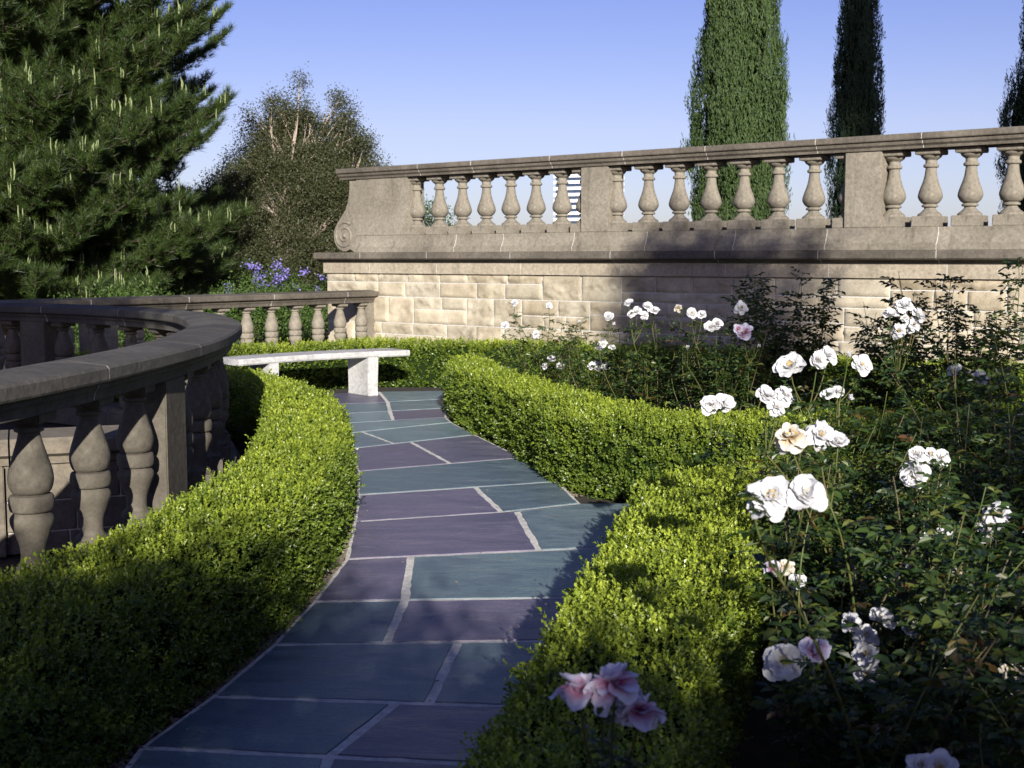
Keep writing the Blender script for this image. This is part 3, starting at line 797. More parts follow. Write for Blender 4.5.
hedge('box_hedge', 'far box hedge along the foot of the block wall and behind the white bench',
      [(-4.6, 12.9, .5), (-3.6, 13.6, .5), (-2.7, 14.5, .5), (-1.8, 15.2, .52), (-.9, 15.25, .55), (.3, 14.9, .55), (1.5, 14.1, .55), (3.0, 12.9, .55), (4.6, 11.6, .55), (6.6, 10.0, .55)], .52)

# gravel along the path edges
def pebbles():
    G = Geo()
    def scatter(a, b, w, n):
        for k in range(n):
            t = rnd.random(); x = a[0] + (b[0] - a[0]) * t + rnd.gauss(0, w); y = a[1] + (b[1] - a[1]) * t + rnd.gauss(0, w)
            r = rnd.uniform(.004, .011); th = rng.random(1)[0] * 6
            V = []
            for z, q in ((0, .8), (.6, 1.0), (1.1, .55)):
                for j in range(5): V.append((x + r * q * math.cos(th + j * 1.257) * 1.2, y + r * q * math.sin(th + j * 1.257), r * z * .8))
            F = [(a_ * 5 + j, a_ * 5 + (j + 1) % 5, (a_ + 1) * 5 + (j + 1) % 5, (a_ + 1) * 5 + j) for a_ in range(2) for j in range(5)]
            G.add(V, np.array(F).ravel().tolist() + [10, 11, 12, 13, 14], [4] * 10 + [5])
    edge = [(-1.14, 3.5), (-1.08, 3.9), (-.98, 4.5), (-.91, 5.1), (-.87, 5.8), (-.87, 6.5), (-.93, 7.4), (-1.02, 8.2), (-1.12, 9.0)]
    for a, b in zip(edge, edge[1:]): scatter(a, b, .03, 420)
    scatter((-.6, 12.0), (-.62, 12.9), .06, 500); scatter((.05, 9.7), (.38, 8.0), .025, 500); scatter((.4, 7.62), (1.2, 7.62), .03, 300)
    o = obj('gravel', G.mesh('gravel'), M['pebble']); tag(o, 'pale gravel and grit along the edges of the stone path', 'gravel', None, 'stuff')
pebbles()

def litter():
    n = 70
    t = rng.random(n); y = 3.4 + t * 6.2; xl = np.interp(y, [3.4, 5, 6, 7.5, 9.6], [-1.1, -.88, -.82, -.9, -1.15]); xr = np.interp(y, [3.4, 5, 6, 7.5, 9.6], [-.1, .1, .3, .4, .05])
    e = rng.random(n) ** 2.2; x = np.where(rng.random(n) < .5, xl + (xr - xl) * e, xr - (xr - xl) * e)
    c = np.stack([x, y, np.full(n, .019)], 1); a = rng.uniform(0, 6.28, n)
    d = np.stack([np.cos(a), np.sin(a), rng.uniform(-.1, .25, n)], 1); l = rng.uniform(.008, .02, n)
    V, lo, sz = leaf_geo(c, d, np.tile([[0, 0, 1.]], (n, 1)) + rng.normal(size=(n, 3)) * .2, l, l * .6, .3, True)
    M['dead'] = leaf_mat('fallen_leaves', [(.10, .07, .03), (.16, .13, .05), (.30, .27, .2)], .7, .1)
    o = obj('leaf_litter', np_mesh('leaf_litter', V, lo, sz), M['dead']); tag(o, 'tiny fallen leaves scattered on the stone path', 'leaves', None, 'stuff')
litter()

# ------------------------------------------------------------------ roses
def petal_geo(G, base, axis, az, tilt, ln, wd, cup, seed):
    """one curved petal; axis = flower direction"""
    rr = np.random.default_rng(seed)
    axis = unit(np.array(axis, float)); ref = np.array([0, 0, 1.]) if abs(axis[2]) < .9 else np.array([1., 0, 0])
    a = unit(np.cross(axis, ref)); b = np.cross(axis, a)
    rad = a * math.cos(az) + b * math.sin(az); tan = np.cross(axis, rad)
    n = 8; V = []
    ph = rr.uniform(0, 6); wv = rr.uniform(.03, .09)
    for i in range(n + 1):
        s = i / n
        ang = tilt + cup * (s - .35) * 1.2          # angle from axis, opens then curls
        if i == 0: p = np.array(base, float)
        else: p = p + (axis * math.cos(ang) + rad * math.sin(ang)) * ln / n
        w = wd * (math.sin(min(1, s * 1.05 + .12) * math.pi * .80) ** .75) * (.35 + .65 * min(1, s * 2.2))
        nrm = axis * math.sin(ang) - rad * math.cos(ang)
        for j in range(n + 1):
            q = j / n * 2 - 1
            edge = ln * wv * math.sin(q * 4 + ph + s * 3) * s
            dd = ln * .25 * q * q * (1 - s * .7)
            notch = -ln * (.04 * math.exp(-(q * 3) ** 2) + .20 * q * q) * max(0, s - .6) / .4
            V.append(p + tan * q * w / 2 + nrm * (dd + edge) + (axis * math.cos(ang) + rad * math.sin(ang)) * notch)
    F = [(i * (n + 1) + j, i * (n + 1) + j + 1, (i + 1) * (n + 1) + j + 1, (i + 1) * (n + 1) + j) for i in range(n) for j in range(n)]
    G.add(V, np.array(F).ravel(), [4] * len(F), np.repeat(np.linspace(0, 1, n + 1), n + 1))

def bloom(kind, seed):
    """unit rose, diameter 1, facing +Z"""
    G = Geo(); rr = random.Random(seed); k = 0
    if kind == 'bud': rings = [(5, .28, .75, .42, -.35), (4, .14, .7, .4, -.3)]
    elif kind == 'full': rings = [(5, 1.3, .52, .60, .35), (5, 1.05, .47, .56, .1), (5, .75, .42, .48, -.2), (4, .42, .34, .40, -.6), (3, .2, .26, .30, -.9)]
    elif kind == 'open': rings = [(5, 1.45, .54, .64, .25), (5, 1.2, .48, .58, .05), (4, .85, .38, .42, -.3), (3, .5, .24, .28, -.8)]
    else: rings = [(5, 1.9, .5, .46, .6), (6, 1.4, .46, .40, .5), (5, .8, .38, .34, .1), (4, .4, .3, .24, -.6)]
    for n, tilt, ln, wd, cup in rings:
        o = rr.uniform(0, 6)
        for i in range(n):
            k += 1
            petal_geo(G, (0, 0, .0), (rr.gauss(0, .05), rr.gauss(0, .05), 1), o + i * 2 * math.pi / n + rr.gauss(0, .12), tilt + rr.gauss(0, .22), ln * rr.uniform(.8, 1.15), wd * rr.uniform(.9, 1.1), cup + rr.gauss(0, .28), seed * 100 + k)
    me = G.mesh('rose_petals', True, 'reach')
    return me
BL = {}
for kind, seeds in (('full', (1, 2, 3, 4)), ('open', (5, 6, 7)), ('wilt', (8, 9)), ('bud', (10,))):
    for s in seeds:
        for mat in ('white', 'pinkp', 'wilt'):
            me = bloom(kind, s) if mat == 'white' else BL[(kind, s, 'white')].copy()
            if mat != 'white': me.materials.clear()
            me.materials.append(M[mat]); BL[(kind, s, mat)] = me
def calyx_mesh():
    G = Geo()
    V, F = lathe([(.02, -.16), (.05, -.14), (.07, -.08), (.06, -.02), (.03, .02)], 10); G.add(V, np.array(F).ravel(), [4] * len(F))
    c = np.array([[0, 0, -.03]] * 5); az = np.arange(5) * 1.257
    d = np.stack([np.cos(az), np.sin(az), np.full(5, -.35)], 1); V, lo, sz = leaf_geo(c, d, np.tile([[0, 0, 1.]], (5, 1)), .3, .09, .3, True); G.add(V, lo, sz)
    return G.mesh('calyx')
CALYX = calyx_mesh(); CALYX.materials.append(M['cane'])
STG = Geo()
for k in range(22):
    a = k * 2.4; r_ = .012 * math.sqrt(k) * 1.4
    V, lo, sz = tube_geo([(0, 0, .03), (r_ * .6 * math.cos(a), r_ * .6 * math.sin(a), .1), (r_ * 1.3 * math.cos(a), r_ * 1.3 * math.sin(a), .16)], [.006, .006, .014], 4); STG.add(V, lo, sz)
STAM = STG.mesh('stamens'); STAM.materials.append(M['stamen'])

def rose_leaves(G, pts, n, size, lit=0.0, seed=0):
    n = int(n * 2.5)
    """pinnate leaves along a cane"""
    if n <= 0: return
    u = np.linspace(0, 1, len(pts)); pts = np.asarray(pts)
    t = rng.uniform(.12, 1.0, n) ** .85
    c = np.stack([np.interp(t, u, pts[:, k]) for k in range(3)], 1)
    az = rng.uniform(0, 2 * math.pi, n)
    d = unit(np.stack([np.cos(az), np.sin(az), rng.uniform(-.25, .75, n)], 1))
    s = size * rng.uniform(.7, 1.25, n)
    pet = s * 2.1
    droop = np.array([0, 0, -1.])
    side = unit(np.cross(d, np.array([0, 0, 1.]) + rng.normal(size=(n, 3)) * .25)); up = unit(np.cross(side, d))
    V, L0, S0 = [], [], []
    yg = (rng.random(n) < .05) * rng.uniform(.3, .9, n)
    for f, sd in ((.45, 1), (.45, -1), (.78, 1), (.78, -1), (1.0, 0)):
        b = c + d * (pet * f)[:, None] + droop * (pet * .12 * f * f)[:, None]
        dd = d * (.45 if sd else 1.0) + side * sd * .95 + droop * .22 + rng.normal(size=(n, 3)) * .12
        if sd: ss = s * (.72 if f < .6 else .9)
        else: ss = s * 1.1
        V2, lo, sz = leaf_geo(b, dd, up + rng.normal(size=(n, 3)) * .25, ss, ss * .62, .35, True)
        G.add(V2, lo, sz, np.repeat(yg, 6))
    # petiole strips
    w = up * 0 + side * .0012
    a0, a1 = c, c + d * pet[:, None] + droop * (pet * .12)[:, None]
    P = np.stack([a0 - w, a0 + w, a1 + w, a1 - w], 1).reshape(-1, 3); i = np.arange(n)[:, None] * 4
    G.add(P, (i + np.array([0, 1, 2, 3])).ravel(), np.full(n, 4), 0)

def rose_bush(label, root, flowers, extra, hgt, spread, leaf=.034, nleaf=16, seed=1, lean=(0, 0), dens=1.0):
    rr = random.Random(seed); x0, y0 = root
    t = thing('rose_bush', label, 'rose bush', (x0, y0, 0), 'rose bushes in the beds')
    G = Geo(); off = np.array([x0, y0, 0.])
    # clusters: flowers within 15 cm share a cane
    cl = []
    for f in flowers:
        p = np.array(f[:3])
        for c in cl:
            if np.linalg.norm(c[0] - p) < .17: c[1].append(f); break
        else: cl.append([p, [f]])
    for cpos, fs in cl:
        mean = np.mean([q[:3] for q in fs], axis=0); tip = mean + np.array([rr.gauss(0, .02), rr.gauss(.03, .02), -.10 - .03 * len(fs)])
        tip[2] = max(tip[2], .12)
        st = off + np.array([rr.gauss(0, .05), rr.gauss(0, .05), 0])
        mid = st * .5 + tip * .5 + np.array([(tip[0] - st[0]) * -.15 + rr.gauss(0, .04), rr.gauss(0, .04), .14])
        P = bez(st, mid, tip, 16)
        V, lo, sz = tube_geo(P - off, np.linspace(.0055, .0028, 16), 6); g = Geo(); g.add(V, lo, sz)
        for f in fs:
            fp = np.array(f[:3]); a = tip; end = fp - np.array([0, 0, f[3] * .12])
            Q = bez(a, (a + end) / 2 + np.array([(fp[0] - a[0]) * .35, 0, -.01]), end, 7); V, lo, sz = tube_geo(Q - off, np.linspace(.003, .0022, 7), 5); g.add(V, lo, sz)
            rose_leaves(G, Q - off, 2, leaf * .7)
        obj('cane', g.mesh('cane', True), M['cane'], t)
        rose_leaves(G, P - off, int(nleaf * dens), leaf)
        for f in fs:
            x, y, z, D, ty = f
            if ty == 'b': key = ('bud', 10, 'white')
            elif ty == 'y': key = ('wilt', rr.choice((8, 9)), 'wilt')
            elif ty == 'k': key = (rr.choice(('open', 'full')), None, 'pinkp')
            elif ty == 'm': key = ('wilt', rr.choice((8, 9)), 'pinkp')
            else: key = (rr.choice(('full', 'full', 'open', 'wilt')), None, 'white')
            if key[1] is None: key = (key[0], rr.choice({'full': (1, 2, 3, 4), 'open': (5, 6, 7), 'wilt': (8, 9)}[key[0]]), key[2])
            fo = obj('flower', BL[key], None, t)
            fo.location = (x - x0, y - y0, z)
            sc = D * (1.28 if ty != 'b' else .95); fo.scale = (sc, sc, sc)
            # face outward from the cluster, up and towards the light
            d = Vector(((x - mean[0]) * 5 + rr.gauss(0, .2), -.75 + rr.gauss(0, .2), .55 + (z - mean[2]) * 4 + rr.gauss(0, .15)))
            if ty == 'm': d = Vector((rr.uniform(-.5, .5), rr.uniform(-.1, .5), 1.0))
            fo.rotation_mode = 'QUATERNION'; fo.rotation_quaternion = d.to_track_quat('Z', 'Y') @ Matrix.Rotation(rr.uniform(0, 6), 4, 'Z').to_quaternion()
            if ty == 'y': fo['label'] = 'faded yellowing rose with browned centre'
            if ty in 'km': fo['label'] = 'pink-flushed rose'
            if ty == 'b': fo['label'] = 'small closed white rosebud'
            co = obj('calyx', CALYX, None, fo)
            if ty in ('w', 'y', 'k', 'm'): obj('stamens', STAM, None, fo)
    for k in range(extra):
        az = rr.uniform(0, 2 * math.pi); rd = spread * math.sqrt(rr.random()); h = hgt * rr.uniform(.55, 1.12)
        tip = off + np.array([lean[0] + rd * math.cos(az), lean[1] + rd * math.sin(az), h])
        st = off + np.array([rr.gauss(0, .06), rr.gauss(0, .06), 0]); mid = off + np.array([rd * .8 * math.cos(az) + rr.gauss(0, .09), rd * .8 * math.sin(az) + rr.gauss(0, .09), h * .55])
        P = bez(st, mid, tip, 14); V, lo, sz = tube_geo(P - off, np.linspace(.0048, .0016, 14), 6); g = Geo(); g.add(V, lo, sz)
        obj('cane', g.mesh('cane', True), M['cane'] if rr.random() < .6 else M['canewood'], t)
        rose_leaves(G, P - off, int(nleaf * dens * rr.uniform(.8, 1.3)), leaf)
    obj('foliage', G.mesh('foliage', False, 'young_or_lit'), M['rose'], t)
    return t

FL = {
 'A':[(0.531, 2.6, 1.012, 0.085, 'w'), (0.603, 2.6, 1.019, 0.073, 'w'), (0.496, 2.6, 1.014, 0.028, 'b')],
 'B':[(0.798, 5.1, 0.917, 0.072, 'w'), (0.854, 5.1, 0.921, 0.072, 'w')],
 'C':[(0.858, 4.3, 1.039, 0.064, 'w'), (0.919, 4.3, 1.042, 0.064, 'w'), (0.889, 4.28, 1.005, 0.057, 'w')],
 'D':[(1.027, 4.7, 1.108, 0.092, 'w'), (1.124, 4.7, 1.126, 0.069, 'w'), (1.167, 4.73, 1.141, 0.062, 'w'), (1.237, 4.7, 1.141, 0.036, 'b'), (1.286, 4.7, 1.111, 0.062, 'w')],
 'E':[(1.395, 5.6, 0.909, 0.057, 'w'), (1.434, 5.6, 0.918, 0.052, 'w'), (1.483, 5.6, 0.887, 0.044, 'b')],
 'F':[(0.748, 3.4, 1.023, 0.088, 'y'), (0.825, 3.4, 1.031, 0.074, 'w'), (0.874, 3.4, 1.012, 0.053, 'w')],
 'G':[(1.419, 4.3, 0.838, 0.057, 'w'), (1.374, 4.3, 0.841, 0.05, 'w'), (1.456, 4.3, 0.828, 0.054, 'w'), (1.366, 4.3, 0.769, 0.081, 'w')],
 'H':[(1.335, 3.9, 0.64, 0.058, 'w'), (1.289, 3.9, 0.63, 0.055, 'w'), (1.503, 3.9, 0.715, 0.079, 'w'), (1.464, 3.9, 0.662, 0.061, 'w'), (1.422, 3.9, 0.646, 0.03, 'b'), (1.242, 3.9, 0.558, 0.049, 'b'), (1.385, 3.9, 0.529, 0.037, 'y')],
 'I':[(0.745, 3.6, 0.616, 0.045, 'k'), (0.785, 3.6, 0.621, 0.045, 'y'), (0.821, 3.6, 0.578, 0.042, 'w')],
 'J':[(0.652, 3.0, 0.537, 0.08, 'w'), (0.726, 3.0, 0.56, 0.066, 'k')],
 'K':[(1.003, 3.4, 0.526, 0.064, 'w'), (0.958, 3.38, 0.485, 0.064, 'w'), (0.951, 3.36, 0.44, 0.064, 'w'), (0.955, 3.36, 0.387, 0.064, 'w'), (1.007, 3.4, 0.378, 0.037, 'b'), (1.074, 3.4, 0.496, 0.053, 'w'), (0.919, 3.4, 0.518, 0.053, 'w')],
 'L':[(1.324, 3.3, 0.406, 0.067, 'y'), (1.353, 3.3, 0.362, 0.067, 'k')],
 'M':[(0.112, 2.05, 0.792, 0.080, 'm'), (0.168, 2.03, 0.808, 0.088, 'm'), (0.210, 2.06, 0.752, 0.074, 'm'), (0.150, 2.08, 0.765, 0.06, 'm')],
 'N':[(0.792, 2.4, 0.521, 0.049, 'w'), (0.831, 2.4, 0.517, 0.049, 'w')],
 'O':[(0.029, 12.3, 1.08, 0.058, 'w'), (0.355, 12.3, 1.051, 0.058, 'w'), (0.231, 12.3, 0.782, 0.077, 'w'), (-0.067, 12.3, 0.859, 0.077, 'w'), (0.385, 12.3, 0.541, 0.077, 'w'), (0.463, 12.3, 0.464, 0.086, 'w'), (0.318, 12.3, 0.473, 0.058, 'w'), (0.654, 12.3, 0.888, 0.058, 'b')],
 'P':[(0.833, 11.0, 1.004, 0.086, 'w'), (0.86, 11.0, 0.935, 0.052, 'b'), (0.758, 11.0, 0.746, 0.077, 'w'), (0.861, 11.0, 0.737, 0.06, 'w'), (0.783, 11.0, 0.772, 0.06, 'w'), (0.742, 11.0, 0.582, 0.077, 'w'), (0.69, 11.0, 0.582, 0.069, 'w'), (0.811, 11.0, 0.573, 0.069, 'w')],
 'Q':[(0.876, 9.6, 1.172, 0.06, 'w'), (0.937, 9.6, 1.112, 0.067, 'w'), (1.011, 9.6, 1.142, 0.075, 'w'), (1.072, 9.6, 1.112, 0.067, 'w'), (0.997, 9.6, 1.082, 0.06, 'w'), (0.899, 9.6, 1.09, 0.053, 'w'), (1.244, 9.6, 1.135, 0.06, 'y')],
 'R':[(1.251, 8.9, 1.127, 0.063, 'w'), (1.32, 8.9, 1.113, 0.063, 'w'), (1.591, 8.9, 1.161, 0.09, 'w'), (1.377, 8.9, 1.029, 0.076, 'w'), (1.426, 8.9, 1.05, 0.07, 'w'), (1.615, 8.9, 0.987, 0.104, 'k'), (1.226, 8.9, 0.883, 0.042, 'b'), (1.572, 8.9, 1.015, 0.056, 'k'), (1.714, 8.9, 0.89, 0.042, 'b')],
 'S':[(2.019, 6.6, 1.259, 0.077, 'w'), (1.948, 6.6, 1.213, 0.072, 'w'), (2.092, 6.6, 1.213, 0.067, 'w'), (2.068, 6.6, 1.161, 0.072, 'w'), (1.997, 6.6, 1.13, 0.072, 'w'), (1.982, 6.6, 1.094, 0.046, 'b'), (2.026, 6.6, 1.197, 0.041, 'w')],
 'T':[(2.397, 6.9, 0.897, 0.07, 'w'), (2.468, 6.9, 0.881, 0.038, 'b'), (2.534, 6.9, 0.859, 0.075, 'w')],
}
rose_bush('rose bush at front holding the big pair of white roses beside the sunlit hedge', (.92, 3.0), FL['A'] + FL['N'], 12, .78, .42, .037, 15, 1, (.15, 0))
rose_bush('rose bush with a browned yellow-hearted rose beside two white ones', (1.0, 3.7), FL['F'] + FL['J'], 14, .82, .42, .037, 15, 2, (.15, .1))
rose_bush('rose bush whose white roses hang in a curved chain low down', (1.25, 3.65), FL['K'] + FL['I'], 13, .72, .40, .037, 15, 3, (.1, 0))
rose_bush('tall rose bush with white roses level in a row above mid-bed', (1.25, 4.75), FL['D'] + FL['C'], 15, .95, .42, .037, 15, 4, (.1, .1))
rose_bush('rose bush with two touching white roses leaning over the hedge corner', (1.35, 5.45), FL['B'] + FL['E'], 13, .85, .42, .037, 15, 5, (.1, 0))
rose_bush('rose bush with four sunlit white roses above a shaded group of bluish ones', (1.65, 4.15), FL['G'] + FL['H'], 15, .80, .45, .037, 16, 6, (.1, 0))
rose_bush('rose bush with a faded yellow rose at the right edge of the photo', (1.6, 3.3), FL['L'], 13, .66, .42, .037, 16, 7)
rose_bush('closest rose bush, blurred pink-flushed roses in front of the sunlit hedge', (.42, 1.75), FL['M'], 3, .55, .22, .037, 9, 8)
rose_bush('sparse rose bush with scattered small white roses, leftmost by the sunlit wall', (.28, 12.45), FL['O'], 16, .88, .50, .036, 11, 9)
rose_bush('rose bush with small low clumps of white roses where the wall shadow begins', (.85, 11.1), FL['P'], 13, .95, .45, .036, 12, 10)
rose_bush('rose bush topped by a dense bunch of white roses in front of the shaded wall', (1.10, 9.85), FL['Q'], 15, .92, .45, .036, 14, 11)
rose_bush('shaded rose bush with bluish and mauve roses below the shadow on the wall', (1.55, 9.25), FL['R'], 18, 1.0, .50, .036, 15, 12)
rose_bush('rose bush lifting a sunlit bunch of white roses high against the wall', (2.15, 5.75), FL['S'], 12, 1.28, .42, .038, 15, 13, (0, .5))
rose_bush('rose bush with two bluish white roses above the dark hedge at far right', (2.75, 6.05), FL['T'], 10, .85, .42, .038, 15, 14, (0, .5))
rose_bush('flowerless rose bush with dark upright shoots left of the high sunlit bunch', (2.05, 9.6), [], 24, 1.30, .50, .044, 17, 15)
rose_bush('flowerless rose bush with tall leafy shoots against the lit wall at the right edge', (3.15, 8.95), [], 24, 1.42, .48, .046, 18, 16)
rose_bush('flowerless rose bush between the high sunlit bunch and the right edge, by the wall', (2.75, 9.9), [], 20, 1.12, .45, .044, 17, 17)
rose_bush('low dark leafy rose bush at the bottom right corner', (1.25, 2.55), [], 16, .62, .42, .037, 17, 18)
rose_bush('dark leafy rose bush behind the shaded bluish roses', (2.15, 4.4), [], 17, .80, .5, .038, 17, 19)
rose_bush('dark leafy rose bush next to the right edge, above the faded yellow rose', (1.95, 3.4), [], 15, .70, .45, .037, 17, 20)
rose_bush('leafy rose bush in the middle of the bed in front of the dark hedge', (1.9, 5.3), [], 16, .85, .5, .038, 17, 21)
rose_bush('low leafy rose bush between the nearest hedge and the hanging white roses', (.98, 3.15), [], 12, .50, .32, .030, 17, 22)
rose_bush('low leafy rose bush in the hedge corner under the tight pair of roses', (1.2, 4.6), [], 12, .60, .36, .030, 17, 23)

# ------------------------------------------------------------------ trees and shrubs behind the walls
def crown_leaves(ells, n_per, ls, up=.2, elong=.5, droop=0.0):
    """leaf clumps inside ellipsoids [(x,y,z,rx,ry,rz)]"""
    G = Geo()
    for (x, y, z, rx, ry, rz) in ells:
        n = max(450, int(n_per * rx * ry * rz * 4.2)) if n_per > 0 else int(-n_per)
        nc = max(6, n // 30)
        q = rand_dirs(nc) * (rng.random((nc, 1)) ** .30) * np.array([rx, ry, rz]); cc = q + np.array([x, y, z])
        k = rng.integers(0, nc, n); r0 = ls * 3.2
        c = cc[k] + rng.normal(size=(n, 3)) * r0 * .6
        d = unit(rand_dirs(n) + unit(q[k] + 1e-6) * .5 + np.array([0, 0, up - droop])); nn = unit(rand_dirs(n) + np.array([0, 0, .6]))
        l = ls * rng.uniform(.6, 1.3, n)
        V, lo, sz = leaf_geo(c, d, nn, l, l * elong, .3); G.add(V, lo, sz)
    return G

def limb(G, a, b, r0, r1, bend=.15, seed=0):
    rr = random.Random(seed); a = np.array(a, float); b = np.array(b, float); l = np.linalg.norm(b - a)
    m = (a + b) / 2 + np.array([rr.gauss(0, bend * l), rr.gauss(0, bend * l), rr.gauss(0, bend * l * .5) + l * .04])
    P = bez(a, m, b, 9); V, lo, sz = tube_geo(P, np.linspace(r0, r1, 9), 7); G.add(V, lo, sz); return P

def leafy_tree(name, label, cat, base, ells, trunk_h, tr, n_per, ls, lm, bm_, group=None, elong=.5, trunks=1, droop=0.):
    root = thing(name, label, cat, base, group); b = np.array(base, float)
    loc = [(e[0] - b[0], e[1] - b[1], e[2] - b[2], *e[3:]) for e in ells]
    G = crown_leaves(loc, n_per, ls, elong=elong, droop=droop)
    g = Geo(); tops = []
    cxy = np.mean([e[:2] for e in loc], axis=0)
    for k in range(trunks):
        a = np.array([rnd.gauss(0, .15) * (trunks > 1), rnd.gauss(0, .15) * (trunks > 1), 0]); tp = np.array([cxy[0] * .5 + rnd.gauss(0, .35) * (trunks > 1), cxy[1] * .5, trunk_h])
        limb(g, a, tp, tr, tr * .6, .05, k); tops.append(tp)
    obj('trunk', g.mesh('trunk', True), bm_, root)
    g = Geo()
    for i, e in enumerate(loc):
        tp = tops[i % len(tops)]; P = limb(g, tp, e[:3], tr * .32, tr * .06, .16, i)
        for k in range(2):
            s = P[4 + k % 4]; q = np.array(e[:3]) + rand_dirs(1)[0] * np.array(e[3:]) * .85; limb(g, s, q, tr * .1, tr * .03, .15, i * 9 + k)
    obj('limbs', g.mesh('limbs', True), bm_, root)
    obj('crown', G.mesh('crown'), lm, root)
    return root

def pine(base, H, seed, label):
    rr = random.Random(seed); root = thing('pine_tree', label, 'pine tree', base)
    wood, nd, sh = Geo(), Geo(), Geo()
    P = bez((0, 0, 0), (.2, 0, H * .5), (.1, 0, H), 14); V, lo, sz = tube_geo(P, np.linspace(.28, .04, 14), 10); wood.add(V, lo, sz)
    tufts, dirs, candles = [], [], []
    z = .35
    while z < H - .2:
        f = z / H
        Rm = 4.75 * (1 - f) ** .50 * (.93 if z < 3.4 else 1.0) + .2
        nb = 11 if z < 4.5 else 9
        o = rr.uniform(0, 6)
        for k in range(nb):
            az = o + k * 2 * math.pi / nb + rr.gauss(0, .2); ln = Rm * rr.uniform(.72, 1.08)
            d = np.array([math.cos(az), math.sin(az), 0])
            a = np.array([.1 * f, 0, z]); tip = a + d * ln + np.array([0, 0, ln * (rr.uniform(-.04, .22) + .55 * f) + rr.gauss(0, .15)])
            mid = a + d * ln * .6 + np.array([rr.gauss(0, .12), rr.gauss(0, .12), ln * rr.uniform(-.04, .14)])
            B = bez(a, mid, tip, 14); V, lo, sz = tube_geo(B, np.linspace(.055 * (1 - f * .6), .012, 14), 5); wood.add(V, lo, sz)
            m = max(6, int(ln / .085))
            for i in range(m):
                u = .18 + .82 * (i + rr.random() * .6) / m; u = min(u, 1); j = u * 13; j0 = min(int(j), 12); p = B[j0] + (B[j0 + 1] - B[j0]) * (j - j0)
                sd = rr.choice((-1, 1)); per = np.array([-d[1], d[0], 0]) * sd
                sl = rr.uniform(.4, .85) * (1.12 - u * .38)
                e = p + (per * rr.uniform(.3, 1.0) + d * rr.uniform(.3, .9) + np.array([0, 0, rr.uniform(.35, 1.0)])) * sl * .75
                if u > .95: e = p + (d * .35 + np.array([0, 0, .35])) * rr.uniform(.6, 1)
                S = bez(p, (p + e) / 2 + np.array([0, 0, -.05]), e, 5); V, lo, sz = tube_geo(S, np.linspace(.012, .006, 5), 4); wood.add(V, lo, sz)
                nt = max(2, int(sl / .10))
                for q in range(2):
                    tufts.append(p + np.array([rr.gauss(0, .06) for _ in range(3)])); dirs.append(unit(d + np.array([rr.gauss(0, .5), rr.gauss(0, .5), .5])))
                for q in range(nt):
                    w = (q + 1) / nt; pp = S[0] * (1 - w) + S[-1] * w; dr = unit(S[-1] - S[-2])
                    tufts.append(pp); dirs.append(dr)
                if rr.random() < .13: candles.append(e)
        z += rr.uniform(.20, .28)
    T = np.array(tufts); D = unit(np.array(dirs) + np.array([0, 0, .6])); K = 32
    n = len(T); c = np.repeat(T, K, 0) + rng.normal(size=(n * K, 3)) * .02; dd = np.repeat(D, K, 0)
    a = unit(dd * .95 + rand_dirs(n * K) * .85); l = rng.uniform(.11, .21, n * K)
    s = unit(np.cross(a, rand_dirs(n * K))) * .005
    Vn = np.stack([c - s, c + s, c + a * l[:, None]], 1).reshape(-1, 3); i = np.arange(n * K)[:, None] * 3
    nd.add(Vn, (i + np.array([0, 1, 2])).ravel(), np.full(n * K, 3))
    for e in candles:
        for q in range(rr.choice((1, 2, 3))):
            b = e + np.array([rr.gauss(0, .035), rr.gauss(0, .035), 0]); hh = rr.uniform(.14, .30)
            V, lo, sz = tube_geo([b, b + [rr.gauss(0, .01), 0, hh * .6], b + [rr.gauss(0, .01), 0, hh]], [.011, .013, .006], 5); sh.add(V, lo, sz)
    obj('trunk', wood.mesh('trunk', True), M['bark'], root)
    obj('needles', nd.mesh('needles'), M['pine'], root)
    obj('new_shoots', sh.mesh('new_shoots', True), M['shoot'], root)
    print('pine tufts', n)
    return root
pine((-9.7, 24.5, 0), 12.5, 3, 'big dense green pine tree with pale upright candles filling the left side')

def many(cx, cy, cz, sx, sy, sz, n, r0, r1, seed, flat=1.0):
    rr = random.Random(seed); out = []
    for _ in range(n):
        a = rr.uniform(0, 2 * math.pi); q = rr.random() ** .4; zz = rr.uniform(-1, 1)
        w = math.sqrt(max(0, 1 - zz * zz * .8))
        r = rr.uniform(r0, r1); out.append((cx + sx * q * w * math.cos(a), cy + sy * q * w * math.sin(a), cz + sz * zz, r, r, r * flat))
    return out
ez = many(-5.2, 30, 2.2, 2.15, 1.4, 1.45, 76, .30, .58, 4) + many(-4.95, 30, 4.0, 1.45, .8, .60, 30, .24, .44, 63) + many(-3.9, 30, 2.4, 1.0, .8, 1.2, 18, .3, .5, 5) + many(-5.15, 30, 4.85, .55, .4, .40, 10, .2, .34, 61) + many(-4.05, 30, 4.75, .34, .4, .42, 8, .18, .3, 62)
ez += [(-5.75, 30, 4.1, .42, .5, .36), (-6.0, 30, 4.75, .22, .3, .2), (-4.6, 30, 4.0, .4, .4, .35), (-3.45, 30, 4.05, .36, .4, .3), (-3.1, 30, 3.55, .34, .4, .3), (-6.7, 29.6, 3.0, .5, .6, .5), (-6.9, 29.6, 1.9, .7, .6, .8), (-6.3, 29.5, 1.2, .8, .6, .8), (-4.9, 30, 5.55, .2, .2, .16), (-6.4, 30, 3.7, .3, .3, .3)]
leafy_tree('broadleaf_tree', 'brownish olive tree with pale peeling branches between the pine and the block wall', 'tree', (-5.0, 30, 0), ez, 1.6, .15, 6500, .055, M['euc'], M['palebark'], None, .48, 3)
